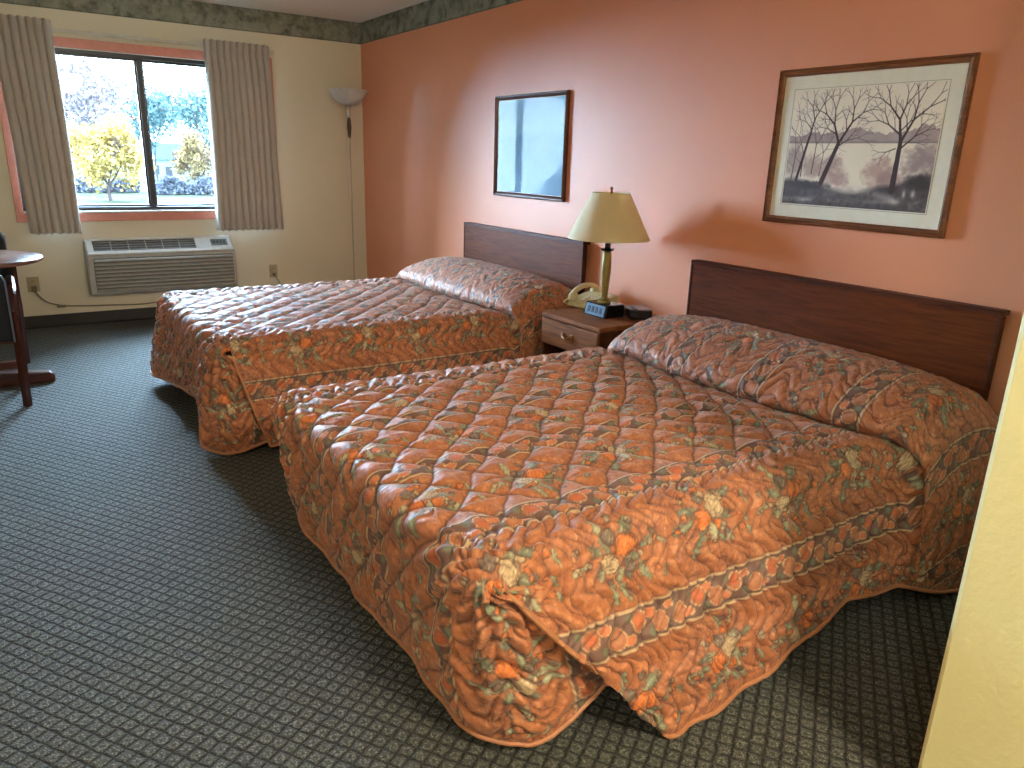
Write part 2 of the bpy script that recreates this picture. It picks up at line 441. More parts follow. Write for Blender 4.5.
# ------------------------------------------------------------------ floor lamp
M_nickel = simple('brushed_nickel', srgb(165, 158, 150), .35, .7)
M_bowl, nt, bs = new_mat('frosted_glass_bowl')
nt.links.new(ramp(nt, noise(nt, 20), [(.3, srgb(190, 190, 192)), (.7, srgb(212, 212, 214))]), bs.inputs['Base Color'])
bs.inputs['Roughness'].default_value = .35; bs.inputs['Transmission Weight'].default_value = .15; bs.inputs['Subsurface Weight'].default_value = .1
fl = tag(empty('floor_lamp', (-.215, -.21, 0)), 'torchiere floor lamp with frosted glass bowl standing in the room corner', 'floor lamp')
MB().lathe([(0, 0), (.13, 0), (.132, .012), (.11, .024), (.03, .034), (.012, .05), (0, .05)], n=40).build('base', M_nickel, fl, smooth=True)
MB().lathe([(0, .04), (.0065, .04), (.0065, 1.47), (.012, 1.472), (.012, 1.49), (0, 1.49)], n=16).build('pole', M_nickel, fl, smooth=True)
MB().lathe([(0, 1.485), (.012, 1.485), (.016, 1.53), (.020, 1.57), (.016, 1.62), (.011, 1.65), (0, 1.65)], n=20).build('spindle', wood('dark_spindle', srgb(40, 24, 18), srgb(70, 42, 30)), fl, smooth=True)
MB().lathe([(0, 1.645), (.014, 1.65), (.018, 1.68), (.014, 1.70), (.02, 1.735), (.035, 1.752), (0, 1.755)], n=20).build('collar', M_nickel, fl, smooth=True)
MB().lathe([(.0, 1.745), (.05, 1.75), (.09, 1.768), (.125, 1.80), (.148, 1.84), (.16, 1.865), (.163, 1.872), (.158, 1.872), (.142, 1.845), (.118, 1.808), (.085, 1.777), (.05, 1.76), (0, 1.756)], n=48).build('glass_bowl', M_bowl, fl, smooth=True)

# ------------------------------------------------------------------ framed pictures
def wood_frame(x_out, y0, y1, z0, z1, wd, mat_, parent, L):
    """mitred moulding with a stepped profile, on the plane x = 0, facing -x"""
    prof = [(0, 0), (0, -.018), (.25, -.024), (.35, -.017), (.6, -.020), (.8, -.012), (1, -.009), (1, 0)]
    mb = MB(); rings = []
    for t, x in prof:
        d = wd*t
        rings.append([mb.bm.verts.new((x*x_out/.024, yy, zz)) for yy, zz in ((y0-d, z0+d), (y1+d, z0+d), (y1+d, z1-d), (y0-d, z1-d))])
    n = len(rings)
    for a in range(n):
        A, B = rings[a], rings[(a+1) % n]
        for k in range(4): mb.bm.faces.new((A[k], A[(k+1) % 4], B[(k+1) % 4], B[k]))
    bmesh.ops.translate(mb.bm, vec=-Vector(L), verts=mb.bm.verts)
    return mb.build('frame', mat_, parent)
def print_mat(name):
    m, nt, bs = new_mat(name)
    a = nt.nodes.new('ShaderNodeAttribute'); a.attribute_name = 'print_colour'
    c = mixc(nt, mathn(nt, 'MULTIPLY', noise(nt, 300, 3), .04), a.outputs['Color'], (.35, .3, .27, 1))
    nt.links.new(c, bs.inputs['Base Color']); bs.inputs['Roughness'].default_value = .8
    return m
def glazing_mat():
    m, nt, bs = new_mat('picture_glass')
    tr = nt.nodes.new('ShaderNodeBsdfTransparent'); gl = nt.nodes.new('ShaderNodeBsdfGlossy'); gl.inputs['Roughness'].default_value = .03
    fr = nt.nodes.new('ShaderNodeFresnel'); fr.inputs[0].default_value = 1.45
    n = noise(nt, 6, 2); bp = nt.nodes.new('ShaderNodeBump'); bp.inputs['Strength'].default_value = .015; bp.inputs['Distance'].default_value = .02
    nt.links.new(n, bp.inputs['Height']); nt.links.new(bp.outputs[0], gl.inputs['Normal'])
    geo = nt.nodes.new('ShaderNodeNewGeometry')
    f2 = mathn(nt, 'MULTIPLY', mathn(nt, 'MULTIPLY', fr.outputs[0], .12, True), mathn(nt, 'SUBTRACT', 1, geo.outputs['Backfacing']))
    mx = nt.nodes.new('ShaderNodeMixShader'); nt.links.new(f2, mx.inputs[0])
    nt.links.new(tr.outputs[0], mx.inputs[1]); nt.links.new(gl.outputs[0], mx.inputs[2])
    nt.links.new(mx.outputs[0], nt.nodes['Material Output'].inputs[0]); return m
M_pglass = glazing_mat()

def fnoise(h, w, cells, seed, octaves=4, ax=1.0):
    """smooth tileable noise 0..1"""
    r = np.random.RandomState(seed); out = np.zeros((h, w)); amp = 1; tot = 0
    for o in range(octaves):
        ch, cw = max(1, int(round(cells*2**o*h/max(h, w)*ax))), max(1, int(round(cells*2**o*w/max(h, w))))
        g = r.rand(ch, cw)
        yy = np.arange(h)/h*ch; xx = np.arange(w)/w*cw
        y0 = yy.astype(int) % ch; x0 = xx.astype(int) % cw; y1 = (y0+1) % ch; x1 = (x0+1) % cw
        fy = yy-np.floor(yy); fx = xx-np.floor(xx); fy = fy*fy*(3-2*fy); fx = fx*fx*(3-2*fx)
        v = (g[np.ix_(y0, x0)]*(1-fy)[:, None]*(1-fx)+g[np.ix_(y1, x0)]*fy[:, None]*(1-fx)
             + g[np.ix_(y0, x1)]*(1-fy)[:, None]*fx+g[np.ix_(y1, x1)]*fy[:, None]*fx)
        out += v*amp; tot += amp; amp *= .55
    return out/tot

def paint_landscape():
    h, w = 240, 330
    Y, X = np.mgrid[0:h, 0:w]; y = Y/h; x = X/w
    def C(r, g, b): return np.array([r, g, b], float)
    n1 = fnoise(h, w, 5, 1); n2 = fnoise(h, w, 14, 2); n3 = fnoise(h, w, 40, 3, 3)
    img = np.ones((h, w, 3))*C(236, 224, 206); img -= (n1[..., None]-.5)*18
    def over(mask, col):
        nonlocal img
        mask = np.clip(mask, 0, 1)[..., None]; img = img*(1-mask)+np.array(col, float)*mask
    # far bank with soft bushes, and the water line
    top = .40-.05*(n2[0:1, :]*1.6-.5)-.05*np.exp(-((x-.5)/.14)**2)-.07*np.exp(-((x-.92)/.12)**2)-.02*np.exp(-((x-.25)/.2)**2)
    bank = (y > top+.03*(n3-.5)) & (y < .445)
    over(bank*(.55+.35*n2), C(150, 128, 130)); over(np.exp(-((y-.45)/.008)**2)*.7, C(92, 80, 84))
    over(((y > .455) & (y < .8))*.5, C(236, 226, 206))
    # bushes by the water
    for cx, cy, rx, ry, c_ in ((.33, .68, .10, .13, (168, 136, 132)), (.42, .75, .07, .08, (178, 146, 140)), (.66, .70, .10, .14, (184, 146, 138)),
                               (.74, .76, .09, .10, (164, 132, 130)), (.93, .60, .12, .15, (146, 124, 128)), (.06, .62, .09, .16, (166, 146, 144)), (.2, .66, .08, .12, (172, 150, 144))):
        d = ((x-cx)/rx)**2+((y-cy)/ry)**2+(n2-.5)*1.3+(n3-.5)*1.0
        over(np.clip(1.25-d, 0, 1)*.8, c_)
    # dark foreground with a pale track
    g = y-(.81-.06*np.exp(-((x-.05)/.2)**2)-.11*np.exp(-((x-.93)/.13)**2)-.03*np.exp(-((x-.72)/.1)**2)+.03*np.exp(-((x-.5)/.12)**2))+.05*(n2-.5)
    over(np.clip(g*22, 0, 1)*(.75+.25*n3), C(64, 58, 64))
    tr_ = np.exp(-((y-.90-.05*np.sin(x*7+1))/.03)**2)+.8*np.exp(-((y-.96+.04*x)/.02)**2)+.7*np.exp(-((x-.48)/.10)**2-((y-.84)/.03)**2)
    over(tr_*np.clip(n2*1.9-.5, 0, 1)*.75, C(186, 172, 168))
    over(np.clip(1.2-((x-.95)/.12)**2-((y-.76)/.075)**2-(n3-.5), 0, 1)*.85, C(58, 52, 58))
    over(np.clip(1.2-((x-.2)/.16)**2-((y-.82)/.04)**2-(n3-.5)*2, 0, 1)*.8, C(60, 54, 60))
    over(np.exp(-((x-.905)/.012)**2-((y-.855)/.03)**2)+np.exp(-((x-.85)/.01)**2-((y-.86)/.03)**2), C(190, 180, 176))
    # bare trees
    rr = random.Random(4)
    def stroke(p, q, w0, w1, c_):
        (x0, y0), (x1, y1) = p, q; n = max(2, int(math.hypot((x1-x0)*w, (y1-y0)*h)*1.5))
        for k in range(n+1):
            t = k/n; cx = (x0+(x1-x0)*t)*w; cy = (y0+(y1-y0)*t)*h; r = (w0+(w1-w0)*t)*w
            xa, xb, ya, yb = int(max(0, cx-r-2)), int(min(w, cx+r+3)), int(max(0, cy-r-2)), int(min(h, cy+r+3))
            if xa >= xb or ya >= yb: continue
            d = np.hypot(X[ya:yb, xa:xb]-cx, Y[ya:yb, xa:xb]-cy)
            m_ = np.clip(r+.5-d, 0, 1)[..., None]*.9
            img[ya:yb, xa:xb] = img[ya:yb, xa:xb]*(1-m_)+np.array(c_)*m_
    def branch(p, ang, ln, wd, depth, c_):
        if depth == 0 or ln < .012: return
        q = (p[0]+math.cos(ang)*ln*.75, p[1]-math.sin(ang)*ln)
        stroke(p, q, wd, wd*.65, c_)
        for s in (-1, 1):
            branch(q, ang+s*rr.uniform(.22, .55), ln*rr.uniform(.6, .85), wd*.58, depth-1, c_)
        if depth > 3: branch(((p[0]+q[0])/2, (p[1]+q[1])/2), ang+rr.choice((-1, 1))*rr.uniform(.6, 1.0), ln*.55, wd*.4, depth-2, c_)
    D = (66, 52, 56); D2 = (104, 88, 90)
    for x_, y_, a_, l_, w_ in ((.05, .78, 1.5, .22, .004), (.12, .75, 1.55, .2, .0045), (.2, .72, 1.52, .25, .004), (.26, .74, 1.5, .2, .003)): branch((x_, y_), a_, l_, w_, 5, D2)
    stroke((.09, .78), (.15, .40), .010, .007, D); branch((.15, .42), 1.4, .17, .006, 5, D)
    stroke((.28, .80), (.37, .45), .017, .012, D); branch((.37, .46), 1.95, .17, .008, 5, D); branch((.38, .43), 1.05, .17, .008, 5, D); branch((.35, .5), .6, .12, .004, 5, D)
    stroke((.77, .84), (.775, .45), .018, .012, D); branch((.775, .46), 1.75, .19, .009, 5, D); branch((.775, .45), 1.15, .19, .008, 5, D)
    branch((.775, .40), 2.5, .15, .005, 5, D); branch((.78, .5), .75, .14, .005, 5, D); branch((.75, .5), 3.5, .08, .003, 4, D)
    img = np.clip(img, 0, 255)/255
    return np.where(img <= .04045, img/12.92, ((img+.055)/1.055)**2.4)
def vgrid_plane(name, img, x, y0, y1, z0, z1, m, parent, L):
    """flat printed sheet on a vertical plane; image columns run from y0 to y1, rows downward"""
    h, w = img.shape[:2]
    yy = np.linspace(y0, y1, w); zz = np.linspace(z1, z0, h)
    V = np.zeros((h, w, 3)); V[..., 0] = x; V[..., 1] = yy[None, :]; V[..., 2] = zz[:, None]
    return np_mesh(name, V.reshape(-1, 3)-np.array(L), grid_faces(h, w), m, parent, img.reshape(-1, 3), smooth=False)
M_frame = wood('walnut_frame_wood', srgb(96, 54, 32), srgb(150, 92, 58), 'Y', .35, .3)
M_frame2 = wood('dark_frame_wood', srgb(70, 36, 26), srgb(112, 62, 44), 'Y', .28, .5)
M_matboard = simple('cream_mat_board', srgb(228, 222, 204), .8, var=.03)
M_matgrey = simple('mat_bevel', srgb(150, 140, 128), .8)
M_print = print_mat('landscape_print')
def picture(y0, y1, z0, z1, label, fm, img, mg, cat='picture'):
    L = (0, (y0+y1)/2, z0); r = tag(empty('framed_picture', L), label, cat)
    wood_frame(.026, y0, y1, z0, z1, .027, fm, r, L)
    l = Vector(L)
    b = MB().box(Vector((-.008, y1+.028, z0+.028))-l, Vector((-.002, y0-.028, z1-.028))-l); b.build('mat', M_matboard, r)
    e = .006
    b = MB()
    ya, yb, za, zb = y0-mg+e, y1+mg-e, z0+mg-e, z1-mg+e
    for lo, hi in (((ya-.0, zb-.0015), (yb, zb)), ((ya, za), (yb, za+.0015)), ((ya-.0015, za), (ya, zb)), ((yb, za), (yb+.0015, zb))):
        b.box(Vector((-.0088, min(lo[0], hi[0]), lo[1]))-l, Vector((-.0078, max(lo[0], hi[0]), hi[1]))-l)
    b.build('mat_line', M_matgrey, r)
    vgrid_plane('print', img, -.0092, y0-mg, y1+mg, z0+mg, z1-mg, M_print, r, L)
    MB().box(Vector((-.0125, y1+.027, z0+.027))-l, Vector((-.0105, y0-.027, z1-.027))-l).build('glass', M_pglass, r)
land = paint_landscape()
picture(-4.4715, -5.2573, 1.1154, 1.73, 'brown framed lakeside print of bare trees, above the nearer bed', M_frame, land, .083)
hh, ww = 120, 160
pale = np.ones((hh, ww, 3))*lin(116, 152, 170); pale = pale*(.8+.4*fnoise(hh, ww, 26, 9)[..., None])  # pale blue of the window's reflection painted into the print
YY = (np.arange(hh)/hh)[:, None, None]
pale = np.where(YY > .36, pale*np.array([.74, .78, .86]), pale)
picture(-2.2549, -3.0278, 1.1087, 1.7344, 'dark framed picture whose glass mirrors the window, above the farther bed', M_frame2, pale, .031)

# ------------------------------------------------------------------ headboards
M_head = wood('mahogany_laminate', srgb(80, 36, 14), srgb(116, 56, 24), 'Y', .5, .0, spec=.12)
M_headedge = wood('mahogany_edge', srgb(66, 32, 20), srgb(98, 52, 34), 'Y', .45, .0, spec=.15)
def headboard(y0, y1, label):
    r = tag(empty('headboard', (-.03, (y0+y1)/2, .0)), label, 'headboard', 'mahogany headboards')
    hw = (y0-y1)/2
    MB().box((-.024, -hw+.012, 0), (.004, hw-.012, .89), .004).build('panel', M_head, r)
    e = MB(); e.box((-.028, -hw, .883), (.029, hw, .902), .005, 3); e.box((-.027, -hw, 0), (.006, -hw+.014, .883), .004); e.box((-.027, hw-.014, 0), (.006, hw, .883), .004)
    e.build('edge_band', M_headedge, r)
    return r
headboard(-4.117, -5.5216, 'dark mahogany headboard behind the nearer bed, beneath the lakeside print')
headboard(-1.9201, -3.2869, 'dark mahogany headboard behind the farther bed, beside the lamp')

# ------------------------------------------------------------------ bedspread cloth: painted repeat
TU, TV, TR = .62, .37, .0015    # repeat along the bed, across it, and its resolution
def paint_fabric():
    w, h = int(TU/TR), int(TV/TR)
    Y, X = np.mgrid[0:h, 0:w]; u = X*TR; v = Y*TR
    base = np.array([184, 116, 78.]); img = np.ones((h, w, 3))*base
    n1 = fnoise(h, w, 4, 11); n2 = fnoise(h, w, 16, 12, 4); n3 = fnoise(h, w, 50, 13, 3)
    img += (n1[..., None]-.5)*np.array([26, 26, 26])+(n3[..., None]-.5)*16
    def over(m, c):
        nonlocal img
        m = np.clip(m, 0, 1)[..., None]; img = img*(1-m)+np.array(c, float)*m
    # swirling outline drawing in brown-mauve
    for k, s in ((n2, 5.5), (fnoise(h, w, 9, 21, 3), 7)):
        c_ = np.abs(((k*s) % 1)-.5)
        over(np.clip(1-c_/.15, 0, 1)*.75*np.clip(n1*3.0-.9, 0, 1), (104, 62, 60))
    over(np.clip((n3-.60)*9, 0, 1)*.35, (238, 176, 126))
    c_ = np.abs(((n3*9+n1*3) % 1)-.5); over(np.clip(1-c_/.12, 0, 1)*.42, (110, 62, 56))
    def du(c): return (u-c+TU/2) % TU-TU/2
    def dv(c): return (v-c+TV/2) % TV-TV/2
    def leaf(cu, cv, ang, ln, wd, col):
        a, b = du(cu), dv(cv); s = a*math.cos(ang)+b*math.sin(ang); t = -a*math.sin(ang)+b*math.cos(ang)
        sh = np.clip(1-(s/ln)**2, 0, 1)**.8*wd*(1+.35*np.sin(s/ln*11))
        body = np.clip((sh-np.abs(t))/.0015, 0, 1)*(np.abs(s) < ln)
        rim = np.clip((sh+.0025-np.abs(t))/.0015, 0, 1)*(np.abs(s) < ln*1.03)
        over(rim*.8, (92, 66, 58)); over(body, col)
        over(body*np.clip(1-np.abs(t)/.0016, 0, 1)*.8, (206, 202, 166))
        over(body*np.clip(np.sin(s*900+np.abs(t)*900), 0, 1)*.35, (84, 92, 78))
    def rose(cu, cv, r, cols, ph=0):
        a, b = du(cu), dv(cv); rr_ = np.hypot(a, b); th = np.arctan2(b, a)
        edge_ = r*(1+.06*np.sin(5*th+ph)+.03*np.sin(9*th))
        over(np.clip((edge_+.003-rr_)/.0015, 0, 1)*.85, (84, 52, 44))
        q = rr_/edge_; m_ = np.clip((1-q)*r/.0015, 0, 1)
        over(m_, cols[1])
        pet = (q*2.7+.22*np.sin(th*3+ph+q*4)) % 1
        over(m_*np.clip((pet-.45)*4, 0, 1), cols[0]); over(m_*np.clip(1-np.abs(pet-.93)/.2, 0, 1)*.95, cols[2])
    orr = ((232, 152, 84), (212, 114, 58), (132, 62, 42)); crm = ((226, 206, 166), (188, 160, 126), (84, 64, 60)); dk = ((176, 160, 134), (110, 92, 84), (52, 42, 42))
    G = [(150, 152, 124), (128, 134, 108), (174, 170, 140), (112, 120, 104)]
    r = random.Random(5)
    for k, (cu, cv) in enumerate(((.13, .175), (.44, .20))):
        for q in range(18):
            a = r.uniform(0, 2*PI); d = r.uniform(.040, .105)
            leaf(cu+d*math.cos(a)*1.1, cv+d*math.sin(a)*.9, a+r.uniform(-.5, .5), r.uniform(.020, .034), r.uniform(.007, .012), G[q % 4])
        for q in range(22):
            a = r.uniform(0, 2*PI); d = r.uniform(.045, .12)
            rose(cu+d*math.cos(a), cv+d*math.sin(a)*.8, r.uniform(.004, .010), (crm, orr, dk)[q % 3], q)
        rose(cu-.026, cv+.012, .026, (orr, crm)[k], 1); rose(cu+.026, cv-.014, .024, (crm, orr)[k], 2)
        rose(cu+.012, cv+.040, .017, dk, 3); rose(cu-.030, cv-.034, .015, (dk, orr)[k], 4)
    for q in range(5):
        cu = .285+r.uniform(-.03, .03)+(.31 if q > 2 else 0); cv = r.uniform(.09, .28)
        leaf(cu, cv, r.uniform(0, 3), .018, .0065, G[q % 4]); rose(cu+.02, cv+.012, .008, orr, q)
    # stripe band between cream lines
    bw = .044; d = np.abs(dv(0))
    over((d < bw)*.85, (104, 80, 76))
    per = TU/9
    for k in range(9):
        c0 = per*(k+.5); s = 1 if k % 2 else -1
        a, b = du(c0), dv(s*.010)
        hrt = (a/.023)**2+((b)/.024)**2
        over(np.clip((1.18-hrt)*8, 0, 1), (226, 190, 140)); over(np.clip((1-hrt)*10, 0, 1), (172, 106, 76))
        over(np.clip((.42-hrt)*8, 0, 1), (196, 102, 64) if k % 2 else (178, 118, 84))
        a, b = du(c0+per/2), dv(-s*.022)
        hrt = (a/.017)**2+(b/.011)**2
        over(np.clip((1.3-hrt)*6, 0, 1), (220, 188, 142)); over(np.clip((1-hrt)*8, 0, 1), (200, 118, 84))
        a, b = du(c0+per/2), dv(s*.026); hrt = (a/.010)**2+(b/.010)**2
        over(np.clip((1-hrt)*8, 0, 1), (112, 116, 96))
    for c_ in (-bw, bw):
        over(np.clip(1.6-np.abs(dv(c_))/.0026, 0, 1)*.9, (220, 196, 156))
        over(np.clip(1.3-np.abs(dv(c_*1.14))/.003, 0, 1)*.6, (122, 72, 60)); over(np.clip(1.3-np.abs(dv(c_*.87))/.003, 0, 1)*.6, (82, 58, 56))
    c_ = np.abs(((fnoise(h, w, 30, 77, 3)*8) % 1)-.5); over(np.clip(1-c_/.12, 0, 1)*.34, (92, 60, 54))
    img = np.clip(img, 0, 255)/255
    img = np.where(img <= .04045, img/12.92, ((img+.055)/1.055)**2.4)
    return img
FAB = paint_fabric()
def sample_tile(img, u, v):
    h, w = img.shape[:2]
    x = (u/TR) % w; y = (v/TR) % h
    x0 = np.floor(x).astype(int) % w; y0 = np.floor(y).astype(int) % h; x1 = (x0+1) % w; y1 = (y0+1) % h
    fx = (x-np.floor(x))[..., None]; fy = (y-np.floor(y))[..., None]
    return img[y0, x0]*(1-fx)*(1-fy)+img[y0, x1]*fx*(1-fy)+img[y1, x0]*(1-fx)*fy+img[y1, x1]*fx*fy
NZ = fnoise(512, 512, 8, 31, 5)
def nz(u, v, per=1.6, k=0):
    x = ((u+k*.37)/per*512) % 512; y = ((v+k*.61)/per*512) % 512
    x0 = np.floor(x).astype(int) % 512; y0 = np.floor(y).astype(int) % 512; x1 = (x0+1) % 512; y1 = (y0+1) % 512
    fx = x-np.floor(x); fy = y-np.floor(y)
    return NZ[y0, x0]*(1-fx)*(1-fy)+NZ[y0, x1]*fx*(1-fy)+NZ[y1, x0]*(1-fx)*fy+NZ[y1, x1]*fx*fy-.5
def quilt(u, v, vtop, acr=-1):
    """height of the padded quilting and the stitch mask"""
    uu = u+.05*nz(u, v, 1.1, 1); vv = v+.05*nz(u, v, 1.1, 2)
    q = .118; p1 = (uu+vv)/math.sqrt(2)/q; p2 = (uu-vv)/math.sqrt(2)/q
    s1 = np.abs(np.sin(PI*p1)); s2 = np.abs(np.sin(PI*p2))
    top = np.minimum(s1, s2)**.6
    # flowing ogee / vermicelli stitching for the drop and the outer stripe
    pu = (uu+.030*np.sin(2*PI*vv/.15)+.05*nz(u, v, .7, 3))/.066
    pv = (vv+.020*np.sin(2*PI*uu/.11)+.05*nz(u, v, .7, 4))/.105
    sraw = np.minimum(np.abs(np.sin(PI*(pu+pv*.5))), np.abs(np.sin(PI*(pu-pv*.5)))); side = sraw**.55
    w_ = np.maximum(np.clip((np.abs(v)-vtop)/.02, 0, 1), np.clip((acr-u)/.03, 0, 1))
    hgt = top*(1-w_)*.016+side*w_*.017*(1-.62*np.clip((acr-u)/.03, 0, 1))
    st = 1-np.clip(np.where(w_ > .5, sraw/.24, np.minimum(s1, s2)/.17), 0, 1)
    # straight stitching along the printed stripes
    dvb = np.abs(((v+TV/2) % TV)-TV/2)
    for c_ in (.044,):
        e = np.clip(np.abs(dvb-c_)/.012, 0, 1)**.5; hgt = hgt*(.45+.55*e); st = np.maximum(st, (1-np.clip(e/.4, 0, 1))*.6)
    hgt = hgt+.007*nz(u*1.0, v*1.0, .42, 5)+.003*nz(u, v, .17, 6)
    return hgt, st
def smst(a, b, x):
    t = np.clip((x-a)/(b-a), 0, 1); return t*t*(3-2*t)

m, nt, bs = new_mat('floral_quilted_satin'); M_spread = m
a = nt.nodes.new('ShaderNodeAttribute'); a.attribute_name = 'print_colour'
t = nt.nodes.new('ShaderNodeTexCoord')
n = noise(nt, 140, 3, .6, t.outputs['Object'])
cc = mixc(nt, mathn(nt, 'MULTIPLY', ramp(nt, n, [(.45, (0, 0, 0, 1)), (.75, (1, 1, 1, 1))]), .16), a.outputs['Color'], srgb(120, 72, 58))
nt.links.new(cc, bs.inputs['Base Color']); bs.inputs['Roughness'].default_value = .6
bs.inputs['Specular IOR Level'].default_value = .42
bs.inputs['Sheen Weight'].default_value = .12
bump(nt, bs, n, .18, .003)
M_piping = simple('terracotta_piping', srgb(172, 116, 82), .5)

def bedspread(yc, step, cfg, label):
    """cloth over a bed whose headboard is at x = 0; near side is -y"""
    ZT = .53
    # profile along the centre line: pillow bulge, tuck, flat top to the foot edge
    prof = [(-.075, .50), (-.085, .58), (-.11, .635), (-.16, .672), (-.24, .695), (-.33, .70), (-.42, .685), (-.49, .65), (-.54, .61), (-.560, .57), (-.545, .535), (-.50, .514),
            (-.545, .510), (-.60, .525), (-.66, .531), (-.8, .53), (-1.2, .528), (-1.6, .53), (-1.99, .531), (-2.05, .53)]
    P = np.array([[p.x, p.z] for p in [Vector(q) for q in smooth_path([(a_, 0, b_) for a_, b_ in prof], 12)]])
    L_ = np.concatenate([[0], np.cumsum(np.hypot(*np.diff(P, axis=0).T))])
    NI = int(L_[-1]/step); A = np.linspace(0, L_[-1], NI+1)
    px = np.interp(A, L_, P[:, 0]); pz = np.interp(A, L_, P[:, 1])
    a_cr = L_[np.argmin(np.where((P[:, 0] > -.6) & (P[:, 0] < -.49) & (P[:, 1] < .53), P[:, 1], 9))]
    wp = 1-smst(a_cr-.02, a_cr+.03, A)
    VC = .715; NT = int(2*VC/step)//2*2; NS = int(.56/step)
    vt = np.linspace(-VC, VC, NT+1)
    rows_xyz = np.zeros((NI+1, NS+NT+1+NS, 3)); rows_uv = np.zeros((NI+1, NS+NT+1+NS, 2))
    for i in range(NI+1):
        x, z, wgt = px[i], pz[i], wp[i]
        for side in (-1, 1):
            c_ = cfg['near'] if side < 0 else cfg['far']
            hw = .700+(.105 if side < 0 else cfg['pw'])*wgt; R = .055+.085*wgt
            ty = np.linspace(0, hw-R, 40)
            K = np.sqrt(np.clip(1-(ty/(.86 if side < 0 else .745))**4, 0, 1))
            zz = ZT+(z-ZT)*np.where(z > ZT, K, 1.0)
            z1 = zz[-1]
            hz = np.interp(-x, c_['hx'], c_['hz']); hy = np.interp(-x, c_['hx'], c_['hy'])
            th = np.linspace(0, PI/2, 24)[1:]
            ya = hw-R+R*np.sin(th); za = z1-R*(1-np.cos(th))
            s = np.linspace(0, 1, 60)[1:]
            zb = za[-1]+(hz-za[-1])*s
            bul = (hy-hw)*(s**.75)+.010*np.sin(x*9+side)*np.sin(PI*s)+.005*np.sin(x*23)*s*s*(1-.5*wgt)
            yb = hw+bul
            cy = np.concatenate([ty, ya, yb]); cz = np.concatenate([zz, za, zb])
            cl = np.concatenate([[0], np.cumsum(np.hypot(np.diff(cy), np.diff(cz)))])
            top_v = np.linspace(0, VC, NT//2+1); sd_v = np.linspace(VC, cl[-1], NS+1)[1:]
            vv = np.concatenate([top_v, sd_v])
            yy = np.interp(vv, cl, cy); zv = np.interp(vv, cl, cz)
            sfrac = np.concatenate([np.zeros(NT//2+1), np.linspace(0, 1, NS+1)[1:]])
            xsh = cfg['slant']*sfrac*((-x)/2.05)**5*(1-.25*(1-sfrac))
            # the tuck beneath the pillow bows towards the foot in the middle of the bed
            bow = -cfg['bow']*(1-(np.clip(yy, 0, .8)/.8)**2)*math.exp(-((A[i]-a_cr)/.22)**2)
            XX = x+xsh+bow; uu = A[i]+.0*vv-xsh
            if side < 0:
                j = NS+NT//2-np.arange(len(vv))
            else: j = NS+NT//2+np.arange(len(vv))
            rows_xyz[i, j, 0] = XX; rows_xyz[i, j, 1] = yc+side*yy; rows_xyz[i, j, 2] = zv
            rows_uv[i, j, 0] = uu; rows_uv[i, j, 1] = side*vv
    # ---- foot panel, wrapping round both corners
    NE = int(.22/step); T = .53; NK = int(T/step)
    wcols = NE+NT+1+NE
    ft = np.zeros((NK+1, wcols, 3)); fuv = np.zeros((NK+1, wcols, 2))
    jt = np.arange(NT+1); Rf = .055
    top_row = rows_xyz[-1, NS:NS+NT+1]
    last = np.vstack([np.repeat(top_row[:1], NE, 0), top_row, np.repeat(top_row[-1:], NE, 0)])
    vcol = np.concatenate([np.full(NE, -VC), vt, np.full(NE, VC)])
    ext = np.concatenate([-np.linspace(1, 0, NE+1)[:-1], np.zeros(NT+1), np.linspace(0, 1, NE+1)[1:]])
    fz = cfg['foot']
    # hem height along the panel, as a function of position across the bed
    for k in range(NK+1):
        s = k/NK
        e = np.where(ext < 0, cfg['wrap'][0], cfg['wrap'][1])*s**.7
        wv = vcol+ext*e
        pos = np.concatenate([vcol])            # -VC..VC
        hemz = np.interp(pos, fz['v'], fz['z'])+np.abs(ext)**1.5*cfg['lift']
        flare = np.interp(pos, fz['v'], fz['fl'])
        tt = s*(ZT-hemz+Rf*.5)
        thh = np.clip(tt/Rf, 0, PI/2)
        dx = Rf*np.sin(thh); zz = ZT-Rf*(1-np.cos(thh))-np.clip(tt-Rf*PI/2, 0, None)
        Rc = .055+cfg['rc']*s*s+.03*s
        hw = .700+.012*s+cfg['fw']*s
        aw = np.abs(wv); sg = np.sign(wv)
        ph = np.clip((aw-(hw-Rc))/Rc, 0, PI/2)
        rest = np.clip(aw-(hw-Rc)-Rc*PI/2, 0, None)
        fold = (.010*np.sin(wv*13+1.5)+.006*np.sin(wv*29))*s
        xo = -2.05-dx-(flare*s**1.3)-fold*.6
        X_ = xo+Rc*(1-np.cos(ph))+rest
        Y_ = sg*(np.minimum(aw, hw-Rc)+Rc*np.sin(ph))
        Q = np.stack([X_, yc+Y_, zz], -1)
        mbl = smst(0, .16, np.full(wcols, s*T))[:, None]
        # leave the top row tangentially, then settle into the hanging shape
        start = last.copy(); start[:, 0] -= dx; start[:, 2] -= Rf*(1-np.cos(thh))*.9+np.clip(tt-Rf*PI/2, 0, None)
        ft[k] = start*(1-mbl)+Q*mbl
        if k == 0: ft[k] = last
        fuv[k, :, 0] = A[-1]+tt; fuv[k, :, 1] = wv
    def displaced(G, uv, fade=None):
        du_ = np.gradient(G, axis=0); dv_ = np.gradient(G, axis=1)
        n_ = np.cross(dv_, du_); ln = np.linalg.norm(n_, axis=-1, keepdims=True)
        n_ = n_/np.maximum(ln, 1e-9)
        h_, st = quilt(uv[..., 0], uv[..., 1], cfg['vtop'], a_cr)
        return n_, h_, st
    n1, h1, st1 = displaced(rows_xyz, rows_uv)
    n2, h2, st2 = displaced(ft, fuv)
    if n1[NI//2, NS+NT//2, 2] < 0: n1 = -n1
    if n2[4, NE+NT//2, 2] < 0: n2 = -n2
